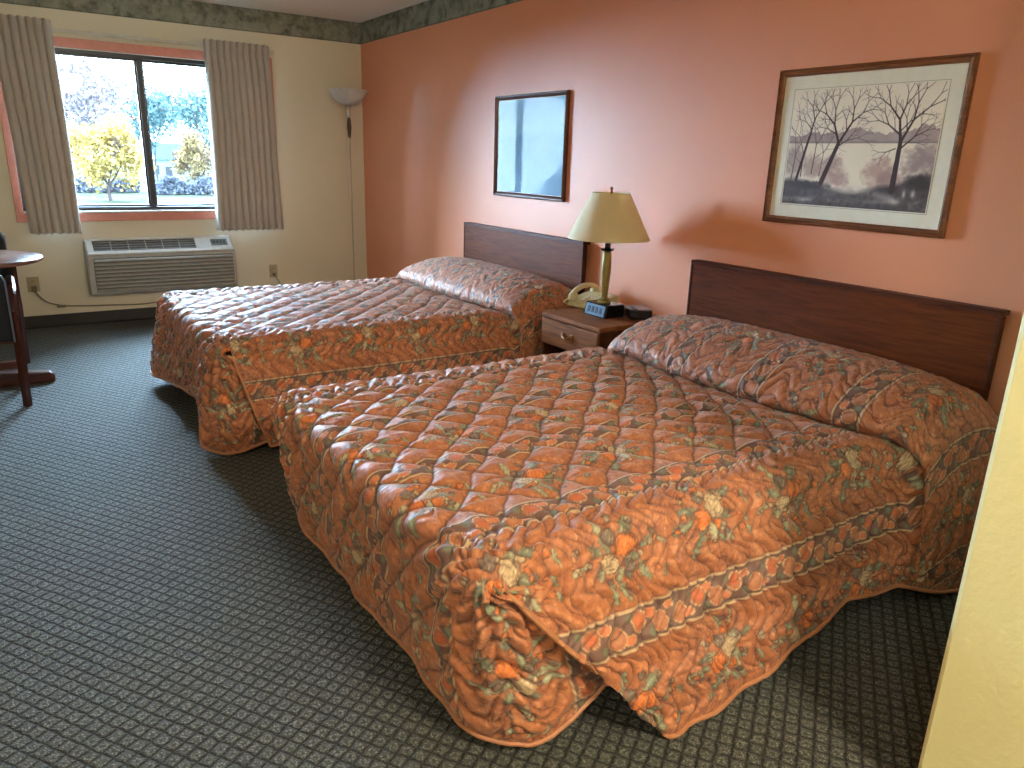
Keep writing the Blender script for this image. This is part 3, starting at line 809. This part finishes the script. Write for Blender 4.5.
    n2[0] = np.vstack([np.repeat(n1[-1, NS:NS+1], NE, 0), n1[-1, NS:NS+NT+1], np.repeat(n1[-1, NS+NT:NS+NT+1], NE, 0)])
    # in rows close to the shared edge ease the normals together
    for k in range(1, 6):
        t_ = k/6; n2[k] = n2[0]*(1-t_)+n2[k]*t_; n2[k] /= np.maximum(np.linalg.norm(n2[k], axis=-1, keepdims=True), 1e-9)
    # gathers that fan out from the corner pleats, and creases hanging at the corners
    for side in (-1, 1):
        d_u = fuv[..., 0]-A[-1]; d_v = np.abs(fuv[..., 1]-side*VC)
        ang = np.arctan2(d_v, d_u+.02); rad_ = np.hypot(d_v, d_u)
        wgt = smst(.02, .08, rad_)*(1-smst(.28, .48, rad_))*(np.sign(fuv[..., 1]) == side)
        h2 += .008*np.sin(ang*26+rad_*14)*wgt
        d_u = A[-1]-rows_uv[..., 0]; d_v = np.abs(rows_uv[..., 1]-side*VC)
        ang = np.arctan2(d_v, d_u+.02); rad_ = np.hypot(d_v, d_u)
        wgt = smst(.02, .08, rad_)*(1-smst(.22, .4, rad_))*(np.sign(rows_uv[..., 1]) == side)
        h1 += .003*np.sin(ang*20+rad_*10)*wgt
    # vertical pulls in the foot drop
    s_ = (fuv[..., 0]-A[-1])
    h2 += cfg['pull']*np.sin(fuv[..., 1]*75+5*nz(fuv[..., 0], fuv[..., 1], 1.5, 8)*6)*smst(.03, .12, s_)
    sf = np.clip((np.abs(np.arange(rows_xyz.shape[1])-(NS+NT//2))-NT//2)/NS, 0, 1)
    h1 = h1*(1-.85*smst(.90, 1, sf))[None, :]; h2 = h2*(1-.85*smst(.88, 1, np.arange(NK+1)/NK))[:, None]
    G1 = rows_xyz+n1*h1[..., None]; G2 = ft+n2*h2[..., None]
    def colour(uv, st):
        c_ = sample_tile(FAB, uv[..., 0], uv[..., 1]-cfg['voff'])
        return c_*(1-.76*st[..., None])+np.array([.055, .026, .026])*.76*st[..., None]  # shade along the quilting stitches is darkened into the cloth colour
    C1, C2 = colour(rows_uv, st1), colour(fuv, st2)
    NC = G1.shape[1]; N1 = G1.shape[0]*NC
    idx2 = np.zeros((NK+1, wcols), int)
    row0 = (NI)*NC+NS+np.concatenate([np.zeros(NE, int), jt, np.full(NE, NT)])
    idx2[0] = row0; idx2[1:] = N1+np.arange(NK*wcols).reshape(NK, wcols)
    V = np.vstack([G1.reshape(-1, 3), G2[1:].reshape(-1, 3)]); C_ = np.vstack([C1.reshape(-1, 3), C2[1:].reshape(-1, 3)])
    V[:, 2] = np.maximum(V[:, 2], .006)
    V[:, 0] = np.minimum(V[:, 0], -.068)
    F1 = grid_faces(G1.shape[0], NC)
    F2 = np.stack([idx2[:-1, :-1], idx2[:-1, 1:], idx2[1:, 1:], idx2[1:, :-1]], -1).reshape(-1, 4)
    bad = (F2[:, 0] == F2[:, 1])
    F = np.vstack([F1, F2[~bad]])
    tris = F2[bad][:, [0, 2, 3]]
    root = empty('bedspread', (-1.05, yc, .0)); Lc = np.array(root.location)
    me_o = np_mesh('quilted_cover', V-Lc, F[:, ::-1], M_spread, root, C_)
    # add the corner triangles
    bm = bmesh.new(); bm.from_mesh(me_o.data); bm.verts.ensure_lookup_table()
    for t_ in tris:
        try: fc = bm.faces.new([bm.verts[int(q)] for q in t_[::-1]]); fc.smooth = True
        except ValueError: pass
    bm.to_mesh(me_o.data); bm.free()
    # piping round each panel edge
    def pipe(pts):
        pts = pts[::max(1, int(.014/step))]; pts[:, 2] = np.maximum(pts[:, 2], .008)
        MB().tube([Vector(q) for q in (pts-Lc)], .0065, 8).build('piping', M_piping, root, smooth=True)
    pipe(np.vstack([G1[::1, 0], G1[-1, 1:NS-4]]))
    pipe(np.vstack([G1[::1, -1], G1[-1, :NS+NT+4:-1]]))
    pipe(np.vstack([G2[12:, 0], G2[-1, 1:], G2[12:-1, -1][::-1]]))
    tag(root, label, 'bedspread', 'quilted floral bedspreads')
    return root
YC1, YC2 = -4.815, -2.605
cfg1 = dict(near=dict(hx=[0, .3, .45, .62, .86, 1.3, 1.6, 1.9, 1.97, 2.02, 2.05], hz=[.02, .012, .04, .09, .11, .045, .015, .012, .02, .045, .08], hy=[.87, .885, .86, .81, .79, .825, .83, .83, .83, .825, .82]),
            far=dict(hx=[0, .5, 1, 2.06], hz=[.03, .06, .06, .03], hy=[.77, .775, .77, .77]),
            slant=.40, pw=.0, rc=.10, bow=.10, wrap=(.30, .22), lift=.15, vtop=.53, voff=-.535, fw=.0, pull=.0025,
            foot=dict(v=[-.72, -.5, -.2, .3, .5, .66, .72], z=[.03, .045, .05, .04, .07, .15, .24], fl=[-.05, -.05, -.05, -.05, -.04, -.01, .0]))
cfg2 = dict(near=dict(hx=[0, .3, .5, .8, 1.4, 2.06], hz=[.03, .04, .06, .09, .06, .05], hy=[.86, .86, .82, .78, .78, .80]),
            far=dict(hx=[0, .5, 1, 2.06], hz=[.03, .06, .06, .03], hy=[.83, .80, .79, .80]),
            slant=.12, pw=.09, rc=.07, bow=.06, wrap=(.24, .20), lift=.05, vtop=.53, voff=-.535, fw=.03, pull=.004,
            foot=dict(v=[-.72, -.60, -.50, -.38, 0, .3, .72], z=[.012, .03, .09, .17, .15, .11, .07], fl=[.07, .08, .06, .03, .05, .08, .12]))
bedspread(YC1, .0042, cfg1, 'orange and brown floral quilted bedspread on the nearer bed, under the lakeside print')
bedspread(YC2, .0062, cfg2, 'floral quilted bedspread on the farther bed, its top shining in window light')

# beds underneath
M_tick = simple('grey_ticking', srgb(170, 172, 164), .8)
M_matt = simple('white_mattress_cloth', srgb(205, 203, 196), .8)
M_steel = simple('black_bed_steel', srgb(36, 34, 34), .4, .8)
def bed(yc, label):
    r = tag(empty('bed', (-1.05, yc, 0)), label, 'bed', 'beds under the quilted bedspreads')
    MB().box((-.955, -.655, .12), (.95, .655, .31), .03, 3).build('box_spring', M_tick, r)
    MB().box((-.95, -.655, .312), (.95, .655, .49), .045, 4).build('mattress', M_matt, r)
    MB().box((-.95, -.64, .085), (.95, .64, .118)).build('frame', M_steel, r)
    for x in (-.8, .8):
        for y in (-.52, .52):
            MB().lathe([(0, 0), (.025, 0), (.025, .03), (.014, .035), (.014, .088), (0, .088)], (x, y, 0), 16).build('leg', M_steel, r)
    return r
bed(YC1, 'bed under the nearer bedspread, its grey base showing through the corner slit')
bed(YC2, 'bed closer to the window, hidden beneath its floral spread')

# ------------------------------------------------------------------ nightstand
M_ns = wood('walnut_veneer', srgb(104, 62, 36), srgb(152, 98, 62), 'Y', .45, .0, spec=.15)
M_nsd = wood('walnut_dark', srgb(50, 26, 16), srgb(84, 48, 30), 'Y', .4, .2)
ns = tag(empty('nightstand', (-.25, -3.76, 0)), 'brown wooden nightstand with one drawer between the two beds', 'nightstand')
hx, hy = .25, .232
MB().box((-hx-.008, -hy-.004, .556), (hx-.004, hy+.004, .58), .008, 3).build('top', M_ns, ns)
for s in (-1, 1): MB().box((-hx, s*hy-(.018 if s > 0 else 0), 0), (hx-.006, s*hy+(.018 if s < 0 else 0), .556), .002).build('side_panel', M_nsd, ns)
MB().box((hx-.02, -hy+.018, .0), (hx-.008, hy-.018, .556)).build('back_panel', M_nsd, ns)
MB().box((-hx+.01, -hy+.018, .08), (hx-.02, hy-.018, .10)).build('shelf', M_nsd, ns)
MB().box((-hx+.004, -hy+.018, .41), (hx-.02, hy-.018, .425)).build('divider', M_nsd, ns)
d = MB().box((-hx-.012, -hy+.004, .42), (-hx+.006, hy-.004, .552), .006, 3); d.box((-hx+.006, -hy+.03, .435), (hx-.04, hy-.03, .54)); d = d.build('drawer', M_ns, ns)
M_brass = simple('antique_brass', srgb(150, 104, 62), .35, .7)
h = MB(); h.box((-hx-.022, -.045, .472), (-hx-.011, -.026, .508), .004); h.box((-hx-.022, .026, .472), (-hx-.011, .045, .508), .004)
h.tube([(-hx-.018, -.03, .494), (-hx-.03, -.02, .488), (-hx-.032, 0, .484), (-hx-.03, .02, .488), (-hx-.018, .03, .494)], .006, 10)
h.box((-hx-.022, -.042, .470), (-hx-.012, .042, .478), .002)
h.build('handle', M_brass, d, smooth=True)

# ------------------------------------------------------------------ table lamp
M_blackg = simple('black_gloss_plastic', srgb(24, 23, 26), .15, var=.1)
M_olive = simple('aged_brass_column', srgb(148, 132, 76), .35, .55)
M_shade, nt, bs = new_mat('beige_lamp_shade')
t = nt.nodes.new('ShaderNodeTexCoord'); n = noise(nt, 220, 2, .5, t.outputs['Object'])
nt.links.new(ramp(nt, n, [(.3, srgb(238, 226, 190)), (.7, srgb(246, 236, 204))]), bs.inputs['Base Color'])
bs.inputs['Roughness'].default_value = .75
t2 = nt.nodes.new('ShaderNodeBsdfTranslucent'); t2.inputs[0].default_value = srgb(246, 232, 190)
mx = nt.nodes.new('ShaderNodeMixShader'); mx.inputs[0].default_value = .4
nt.links.new(bs.outputs[0], mx.inputs[1]); nt.links.new(t2.outputs[0], mx.inputs[2]); nt.links.new(mx.outputs[0], nt.nodes['Material Output'].inputs[0])
la = tag(empty('table_lamp', (-.275, -3.75, .58)), 'table lamp with beige cone shade and brass column on the nightstand', 'lamp')
b = MB()   # rectangular base whose front carries outlets
b.prism([(-.065, 0), (-.048, .066), (.06, .066), (.065, .06), (.065, 0)], 'y', -.085, .085)
b.bm.verts.ensure_lookup_table()
ba = b.build('base', M_blackg, la, bev=.003)
th = math.atan2(.017, .066)
fm = Matrix.Translation((-.0565, 0, .033)) @ Matrix.Rotation(th, 4, 'Y')
M_plate2 = simple('glossy_reflection_tint', srgb(120, 150, 175), .12)  # plate colour carries the blue of the window's reflection
MB().box((-.0035, -.074, -.028), (-.0005, .074, .028), .001, mat=fm).build('front_plate', M_plate2, ba)
for y in (-.045, -.015, .015, .045):
    MB().box((-.0055, y-.008, -.016), (-.0035, y+.008, .016), .003, mat=fm).build('outlet_slot', simple('dark_blue_slots', srgb(30, 42, 70), .3) if y == -.045 else bpy.data.materials['dark_blue_slots'], ba)
MB().lathe([(0, .064), (.034, .066), (.036, .072), (.024, .08), (.028, .086), (.018, .094), (.0155, .10)] + [(.0155+.009*math.sin(PI*.5*min(1, t_/.75))*(1 if t_ < .75 else 1-(t_-.75)*1.6), .10+.225*t_) for t_ in [k/14 for k in range(15)]] + [(.012, .33), (0, .33)], n=32).build('column', M_olive, la, smooth=True)
MB().lathe([(0, .328), (.030, .334), (.036, .344), (.033, .344), (.018, .338), (0, .338)], n=32).build('drip_cup', M_blackg, la, smooth=True)
MB().lathe([(0, .336), (.013, .336), (.015, .345), (.015, .385), (.010, .40), (0, .40)], n=20).build('socket', M_blackg, la, smooth=True)
hp = MB()
hp.tube([(0, s*y, z) for s, y, z in ((1, .015, .39), (1, .055, .45), (1, .06, .53), (1, .03, .60), (1, 0, .615))], .0025)
hp.tube([(0, -y, z) for y, z in ((.015, .39), (.055, .45), (.06, .53), (.03, .60), (0, .615))], .0025)
hp.build('harp', M_brass, la, smooth=True)
sh = MB(); P_ = [(.205, .392), (.2065, .392), (.2070, .398), (.199, .412), (.098, .612), (.096, .618), (.093, .618), (.095, .610), (.197, .410), (.2035, .398), (.205, .392)]
sh.lathe(P_, n=64).build('lamp_shade', M_shade, la, smooth=True)
sp = MB()
for k in range(3):
    a_ = 2*PI*k/3; sp.tube([(0, 0, .61), (.096*math.cos(a_), .096*math.sin(a_), .607)], .002)
sp.build('spider', M_brass, la)
MB().lathe([(0, .612), (.005, .613), (.008, .622), (.004, .628), (.009, .638), (.006, .646), (0, .65)], n=16).build('finial', M_brass, la, smooth=True)

# ------------------------------------------------------------------ telephone and clock radio
M_ivory = simple('ivory_phone_plastic', srgb(206, 194, 148), .35)
ph = tag(empty('telephone', (-.162, -3.535, .58), math.radians(12)), 'ivory desk telephone with its handset on top, behind the lamp', 'telephone')
b = MB(); b.prism([(-.11, 0), (-.115, .012), (-.10, .03), (.03, .062), (.085, .066), (.095, .05), (.095, 0)], 'y', -.10, .10)
pb = b.build('body', M_ivory, ph, bev=.008)
b = MB()
for i_ in range(4):
    for j_ in range(3):
        x_ = -.075+i_*.022; y_ = -.045+j_*.026
        b.box((x_-.008, y_-.009, .037+(x_+.1)*.246-.004), (x_+.008, y_+.009, .037+(x_+.1)*.246+.003), .002)
b.build('keypad', simple('pale_keys', srgb(224, 220, 205), .4), pb)
b = MB()
pts = smooth_path([(-.115, .066, .062), (-.08, .066, .088), (-.02, .066, .106), (.04, .066, .106), (.09, .066, .092), (.112, .066, .070)], 6)
b.tube(pts, [.018]*len(pts), 12, .75)
for x_, z_ in ((-.10, .056), (.092, .066)): b.lathe([(0, -.02), (.024, -.018), (.028, -.006), (.026, .014), (.012, .026), (0, .028)], (x_, .066, z_), 20)
b.build('handset', M_ivory, ph, smooth=True)
b = MB(); pts = []
for k in range(180):
    t_ = k/179; a_ = t_*2*PI*22
    pts.append((-.11+.035*math.sin(PI*t_)*-1+.006*math.cos(a_)*1+.0*t_, .08+.02*t_+.006*math.sin(a_)-.13*t_*0, .012+.035*(1-t_)))
b.tube(pts, .0018, 5); b.build('coiled_cord', M_ivory, ph, smooth=True)

ck = tag(empty('clock_radio', (-.155, -3.875, .58), math.radians(-28)), 'black clock radio on the nightstand, right behind the lamp base', 'clock')
b = MB().box((-.06, -.075, .003), (.06, .075, .052), .012, 4); cb = b.build('body', M_blackg, ck)
MB().box((-.062, -.055, .016), (-.0595, .045, .042), .001).build('display', simple('dark_display', srgb(14, 16, 26), .08), cb)
b = MB()
for k in range(5): b.box((-.03, -.055+.022*k, .051), (-.018, -.040+.022*k, .056), .002)
b.build('button', simple('grey_buttons', srgb(70, 70, 74), .4), cb)
for x_ in (-.045, .045):
    for y_ in (-.06, .06): MB().lathe([(0, 0), (.008, 0), (.008, .004), (0, .004)], (x_, y_, 0), 12).build('foot', M_dark, cb)

# ------------------------------------------------------------------ round table and chairs
M_lam = wood('walnut_laminate', srgb(96, 66, 58), srgb(132, 96, 84), 'X', .25, .5)
M_cherry = wood('dark_cherry', srgb(44, 20, 16), srgb(78, 38, 28), 'Z', .3, .4)
M_cherryx = wood('dark_cherry_foot', srgb(50, 22, 17), srgb(86, 42, 30), 'X', .3, .4)
tb = tag(empty('round_table', (-3.03, -1.60, 0)), 'round wood-topped table with cross feet, cut off by the photo edge', 'table')
MB().lathe([(0, .718), (.368, .718), (.378, .722), (.381, .73), (.379, .738), (.374, .742), (0, .742)], n=72).build('tabletop', M_lam, tb, smooth=True)
MB().lathe([(0, .05), (.05, .05), (.05, .69), (.14, .70), (.14, .713), (0, .719)], n=32).build('pedestal', M_cherry, tb, smooth=True)
for ax in (0, 1):
    b = MB(); pr = [(-.35, 0), (-.35, .045), (-.33, .062), (-.08, .085), (.08, .085), (.33, .062), (.35, .045), (.35, 0)]
    if ax == 0: b.prism([(p[0], p[1]) for p in pr], 'y', -.035, .035)
    else: b.prism([(p[0], p[1]-.0) for p in pr], 'x', -.035, .035)
    b.build('foot', M_cherryx, tb, bev=.008)
M_navy = simple('navy_upholstery', srgb(10, 16, 32), .7, var=.15, bmp=.2, scale=60)
M_welt = simple('pale_welt', srgb(96, 112, 140), .35)
def dining_chair(loc, rz, label, top=.80):
    """faces +y; back at y = 0, seat towards +y"""
    r = tag(empty('dining_chair', loc, rz), label, 'chair', 'navy upholstered chairs at the table')
    W = .26
    MB().box((-W+.03, -.01, .40), (W-.03, .385, .46), .022, 4).build('seat', M_navy, r, smooth=True)
    # padded back with rounded top corners, leaning a little
    out = [(-W+.02, .36)]
    for k in range(7): a_ = PI-PI/2*k/6; out.append((-W+.02+.09+.09*math.cos(a_), top-.09+.09*math.sin(a_)))
    for k in range(7): a_ = PI/2-PI/2*k/6; out.append((W-.02-.09+.09*math.cos(a_), top-.09+.09*math.sin(a_)))
    out.append((W-.02, .36))
    b = MB(); b.prism(out, 'y', -.035, .035)
    for v in b.bm.verts: v.co.y -= (v.co.z-.36)*.10
    bk = b.build('backrest', M_navy, r, bev=.016)
    b = MB(); pts = smooth_path([(x_, -(z_-.36)*.10-.036, z_) for x_, z_ in out], 3); b.tube(pts, .0045, 6); b.build('welt', M_welt, bk, smooth=True)
    for s in (-1, 1):
        b = MB(); b.tube([(s*(W-.01), -.01, 0), (s*(W-.005), -.015, .3), (s*(W-.005), -.03, .52)], [.021, .023, .018], 4); b.build('leg', M_cherry, r)
        b = MB(); b.tube([(s*(W-.01), .385, 0), (s*(W-.005), .385, .62)], [.02, .022], 4); b.build('leg', M_cherry, r)
        b = MB(); pts = smooth_path([(s*(W-.005), -.03, .5), (s*(W-.002), .02, .595), (s*W, .12, .635), (s*W, .28, .645), (s*W, .405, .63)], 5); b.tube(pts, .021, 6, .7); b.build('armrest', M_cherry, r, smooth=True)
    b = MB().box((-W+.01, -.012, .21), (W-.01, .010, .255), .004); b.build('stretcher', M_cherryx, r)
    b = MB().box((-W+.01, -.01, .345), (W-.01, .014, .402), .004); b.box((-W+.01, .365, .345), (W-.01, .385, .402), .004)
    b.box((-W-.005, .0, .345), (-W+.018, .38, .40), .004); b.box((W-.018, .0, .345), (W+.005, .38, .40), .004)
    b.build('seat_rail', M_cherryx, r)
    return r
dining_chair((-3.085, -2.06, 0), 0, 'navy upholstered wooden armchair nearest the camera, tucked at the round table', .75)
dining_chair((-3.06, -.72, 0), PI, 'navy upholstered chair on the window side of the round table', .82)

# ------------------------------------------------------------------ outdoors
GZ = -3.2
M_lawn = simple('autumn_lawn', srgb(84, 90, 80), 1, var=.25, scale=.4, spec=0)
M_road = simple('grey_asphalt', srgb(86, 92, 100), 1, var=.1, scale=.5, spec=0)
struct('ground', MB().box((-60, .4, GZ-.5), (110, 220, GZ)), M_lawn, label='pale lawn outside the window', cat='lawn')
struct('street', MB().box((-60, 56, GZ), (110, 64, GZ+.03)), M_road, label='grey street crossing behind the lawn', cat='street')
M_bark = simple('grey_bark', srgb(96, 84, 88), .9)
def leafm(name, c):
    m, nt, bs = new_mat(name)
    t = nt.nodes.new('ShaderNodeTexCoord'); n = noise(nt, .9, 3, .6, t.outputs['Object'])
    c0 = tuple(k*.65 for k in c[:3])+(1,); c1 = tuple(min(1, k*1.35) for k in c[:3])+(1,)
    nt.links.new(ramp(nt, n, [(.35, c0), (.65, c1)]), bs.inputs['Base Color']); bs.inputs['Roughness'].default_value = .8
    return m
M_yel = leafm('yellow_leaves', srgb(184, 162, 100)); M_ora = leafm('orange_leaves', srgb(160, 140, 104))
M_teal = leafm('blue_green_leaves', srgb(104, 134, 140)); M_pink = leafm('faded_mauve_twigs', srgb(150, 142, 152)); M_hedge = leafm('mauve_hedge', srgb(118, 126, 146))
def tree(x, y, ht, rad, m, nleaf, lsize, seed, label, name='autumn_tree', low=.2, cat='tree', trunk=.16):
    r = tag(empty(name, (x, y, GZ)), label, cat, 'trees outside the window'); rr = random.Random(seed); rn = np.random.RandomState(seed)
    b = MB(); tips = []
    def br(p, d, ln, wd, dep):
        q = p+d*ln; b.tube([p, (p+q)/2+Vector((rr.uniform(-1, 1), rr.uniform(-1, 1), 0))*ln*.06, q], [wd, wd*.85, wd*.65], 5, cap=False)
        tips.append(q)
        if dep == 0: return
        for k in range(3):
            nd = (d+Vector((rr.uniform(-1, 1), rr.uniform(-1, 1), rr.uniform(-.25, .5)))*.75).normalized(); br(q, nd, ln*.68, wd*.55, dep-1)
    br(Vector((0, 0, 0)), Vector((0, 0, 1)), ht*max(low, .18)+.3, trunk, 0)
    for k in range(5):
        a_ = 2*PI*k/5; br(Vector((0, 0, ht*max(low, .18))), Vector((math.cos(a_)*.55, math.sin(a_)*.55, .8)).normalized(), ht*.26, trunk*.6, 4 if nleaf < 2500 else 3)
    b.build('branches', M_bark, r)
    # crown of separate leaves gathered in clumps
    nc = 34; cl = rn.normal(size=(nc, 3)); cl /= np.linalg.norm(cl, axis=1, keepdims=True); cl *= rn.rand(nc, 1)**.45
    cl = cl*np.array([rad, rad, ht*(1-low)/2])*.85+np.array([0, 0, ht*(low+(1-low)/2)])
    c_ = cl[rn.randint(0, nc, nleaf)]+rn.normal(size=(nleaf, 3))*rad*.17
    a1 = rn.normal(size=(nleaf, 3)); a1 /= np.linalg.norm(a1, axis=1, keepdims=True); a2 = np.cross(a1, rn.normal(size=(nleaf, 3))); a2 /= np.linalg.norm(a2, axis=1, keepdims=True)
    s = lsize*(.6+.8*rn.rand(nleaf, 1)); V = np.stack([c_-a1*s, c_+a2*s*.6, c_+a1*s, c_-a2*s*.6], 1).reshape(-1, 3)
    V[:, 2] = np.maximum(V[:, 2], .05)
    o = np_mesh('leaves', V, np.arange(nleaf*4).reshape(-1, 4), m, r, smooth=False)
    return r
tree(5.3, 70, 7.3, 3.4, M_yel, 5200, .20, 1, 'yellow-leaved tree outside the left pane of the window', low=.12)
tree(5.6, 86, 14.4, 5.8, M_pink, 4200, .22, 2, 'tall bare mauve tree rising behind the yellow tree', 'bare_tree', low=.3)
tree(14.0, 99, 13.4, 4.2, M_teal, 3200, .24, 3, 'blue-green tree seen just right of the window mullion', 'thin_tree', low=.35)
tree(18.8, 90, 13.5, 4.2, M_teal, 3200, .24, 4, 'blue-green tree at the right end of the window view', 'thin_tree', low=.3)
tree(15.2, 82, 6.6, 2.3, M_ora, 3000, .2, 5, 'small orange-leaved tree outside the right window pane', low=.15)
tree(1.4, 103, 11.4, 4.0, M_pink, 1600, .22, 6, 'bare tree beside the left curtain, behind the yellow tree', 'bare_tree', low=.3)
tree(11.6, 108, 9.0, 2.8, M_ora, 1200, .2, 8, 'thin tan tree right behind the window mullion', 'thin_tree', low=.3)
rn = np.random.RandomState(3)
for k, (x0, x1, y, hh_, lab) in enumerate(((-4, 9.6, 84, 1.5, 'low mauve hedge beneath the yellow tree'), (10.2, 24, 80, 1.9, 'low mauve hedge beneath the orange tree, right window pane'))):
    n_ = 5200; c_ = np.stack([rn.uniform(x0, x1, n_), y+rn.uniform(-.8, .8, n_), rn.rand(n_)**.8*hh_*(1+.0*rn.rand(n_))], 1); c_[:, 2] *= .8+.2*np.sin(c_[:, 0]*1.7)
    a1 = rn.normal(size=(n_, 3)); a1 /= np.linalg.norm(a1, axis=1, keepdims=True); a2 = np.cross(a1, rn.normal(size=(n_, 3))); a2 /= np.linalg.norm(a2, axis=1, keepdims=True)
    s = .2; V = np.stack([c_-a1*s, c_+a2*s*.6, c_+a1*s, c_-a2*s*.6], 1).reshape(-1, 3); V[:, 2] = np.maximum(V[:, 2], .04)
    L = np.array([(x0+x1)/2, y, 0]); rt = empty('hedge', (L[0], y, GZ)); tag(rt, lab, 'hedge')
    np_mesh('foliage', V-L, np.arange(n_*4).reshape(-1, 4), M_hedge, rt, smooth=False)
# small blue-roofed house
hs = tag(empty('house', (18.2, 118, GZ)), 'distant house with a blue roof between the trees', 'house')
MB().box((-3.2, -2.5, 0), (3.2, 2.5, 3.2)).build('walls', simple('pale_blue_siding', srgb(150, 176, 190), .8), hs)
b = MB(); b.prism([(-2.9, 3.1), (0, 5.4), (2.9, 3.1)], 'x', -3.6, 3.6); b.build('roof', simple('blue_shingles', srgb(44, 88, 150), .7), hs)
M_hw = simple('dark_window_glass', srgb(60, 80, 100), .2)
for x_ in (-1.8, 1.6): MB().box((x_-.5, -2.56, 1.0), (x_+.5, -2.48, 2.3)).build('window', M_hw, hs)
MB().box((-.45, -2.57, 0), (.45, -2.48, 2.1)).build('door', simple('dark_door_paint', srgb(70, 76, 90), .5), hs)

# ------------------------------------------------------------------ light
W = bpy.data.worlds.new('sky'); S.world = W; W.use_nodes = True; nt = W.node_tree
bg = nt.nodes['Background']; tcw = nt.nodes.new('ShaderNodeTexCoord'); sp_ = nt.nodes.new('ShaderNodeSeparateXYZ')
nt.links.new(tcw.outputs['Generated'], sp_.inputs[0])
cw = ramp(nt, sp_.outputs[2], [(0, (.62, .86, 1, 1)), (.25, (.74, .90, 1, 1)), (1, (.60, .80, 1, 1))])
nt.links.new(cw, bg.inputs['Color']); bg.inputs['Strength'].default_value = SKY = 7.5
pl = bpy.data.lights.new('window_portal', 'AREA'); pl.shape = 'RECTANGLE'; pl.size = 1.8; pl.size_y = 1.1
pl.cycles.is_portal = True
po = bpy.data.objects.new('window_portal', pl); COL.objects.link(po); po.location = (-1.77, .14, 1.435); po.rotation_euler = (-PI/2, 0, 0)
def area(name, loc, tgt, size, energy, col):
    l = bpy.data.lights.new(name, 'AREA'); l.shape = 'DISK'; l.size = size; l.energy = energy; l.color = col
    o = bpy.data.objects.new(name, l); COL.objects.link(o); o.location = loc
    o.rotation_euler = (Vector(tgt)-Vector(loc)).to_track_quat('-Z', 'Y').to_euler(); return o
area('entry_ceiling_light', (-1.75, -7.8, 2.38), (-1.9, -5.8, .4), .6, 78, (1, .84, .58))
area('warm_fill_light', (-3.9, -7.6, 2.3), (-.8, -5.2, .8), .4, 22, (1, .86, .62))  # unseen fill lamp, added to warm the salmon wall and partition

sl = bpy.data.lights.new('daylight', 'SUN'); sl.energy = SUN = 100; sl.angle = math.radians(75); sl.color = (.52, .74, 1)
so_ = bpy.data.objects.new('daylight', sl); COL.objects.link(so_); so_.location = (0, 30, 20)
so_.rotation_euler = Vector((.12, -1, -.42)).to_track_quat('-Z', 'Y').to_euler()

# ------------------------------------------------------------------ camera
cam = bpy.data.cameras.new('camera'); co = bpy.data.objects.new('camera', cam); COL.objects.link(co); S.camera = co
F, yaw, pitch, roll = 741.64, .5968346, .2934933, .0303280
cam.sensor_fit = 'HORIZONTAL'; cam.sensor_width = 36; cam.lens = 36*F/1024; cam.clip_start = .05; cam.clip_end = 500
cy, sy, cp, sp2 = math.cos(yaw), math.sin(yaw), math.cos(pitch), math.sin(pitch)
fw = Vector((sy*cp, cy*cp, -sp2)); rt = Vector((cy, -sy, 0)); up = rt.cross(fw)
r2 = math.cos(roll)*rt+math.sin(roll)*up; u2 = -math.sin(roll)*rt+math.cos(roll)*up
co.matrix_world = Matrix(((r2.x, u2.x, -fw.x, -2.800487), (r2.y, u2.y, -fw.y, -6.639552), (r2.z, u2.z, -fw.z, 1.341127), (0, 0, 0, 1)))
S.view_settings.view_transform = 'Standard'; S.view_settings.look = 'None'; S.view_settings.gamma = 1
S.view_settings.use_curve_mapping = False; S.view_settings.exposure = 0.65
S.cycles.max_bounces = 10; S.cycles.diffuse_bounces = 6; S.cycles.transparent_max_bounces = 12
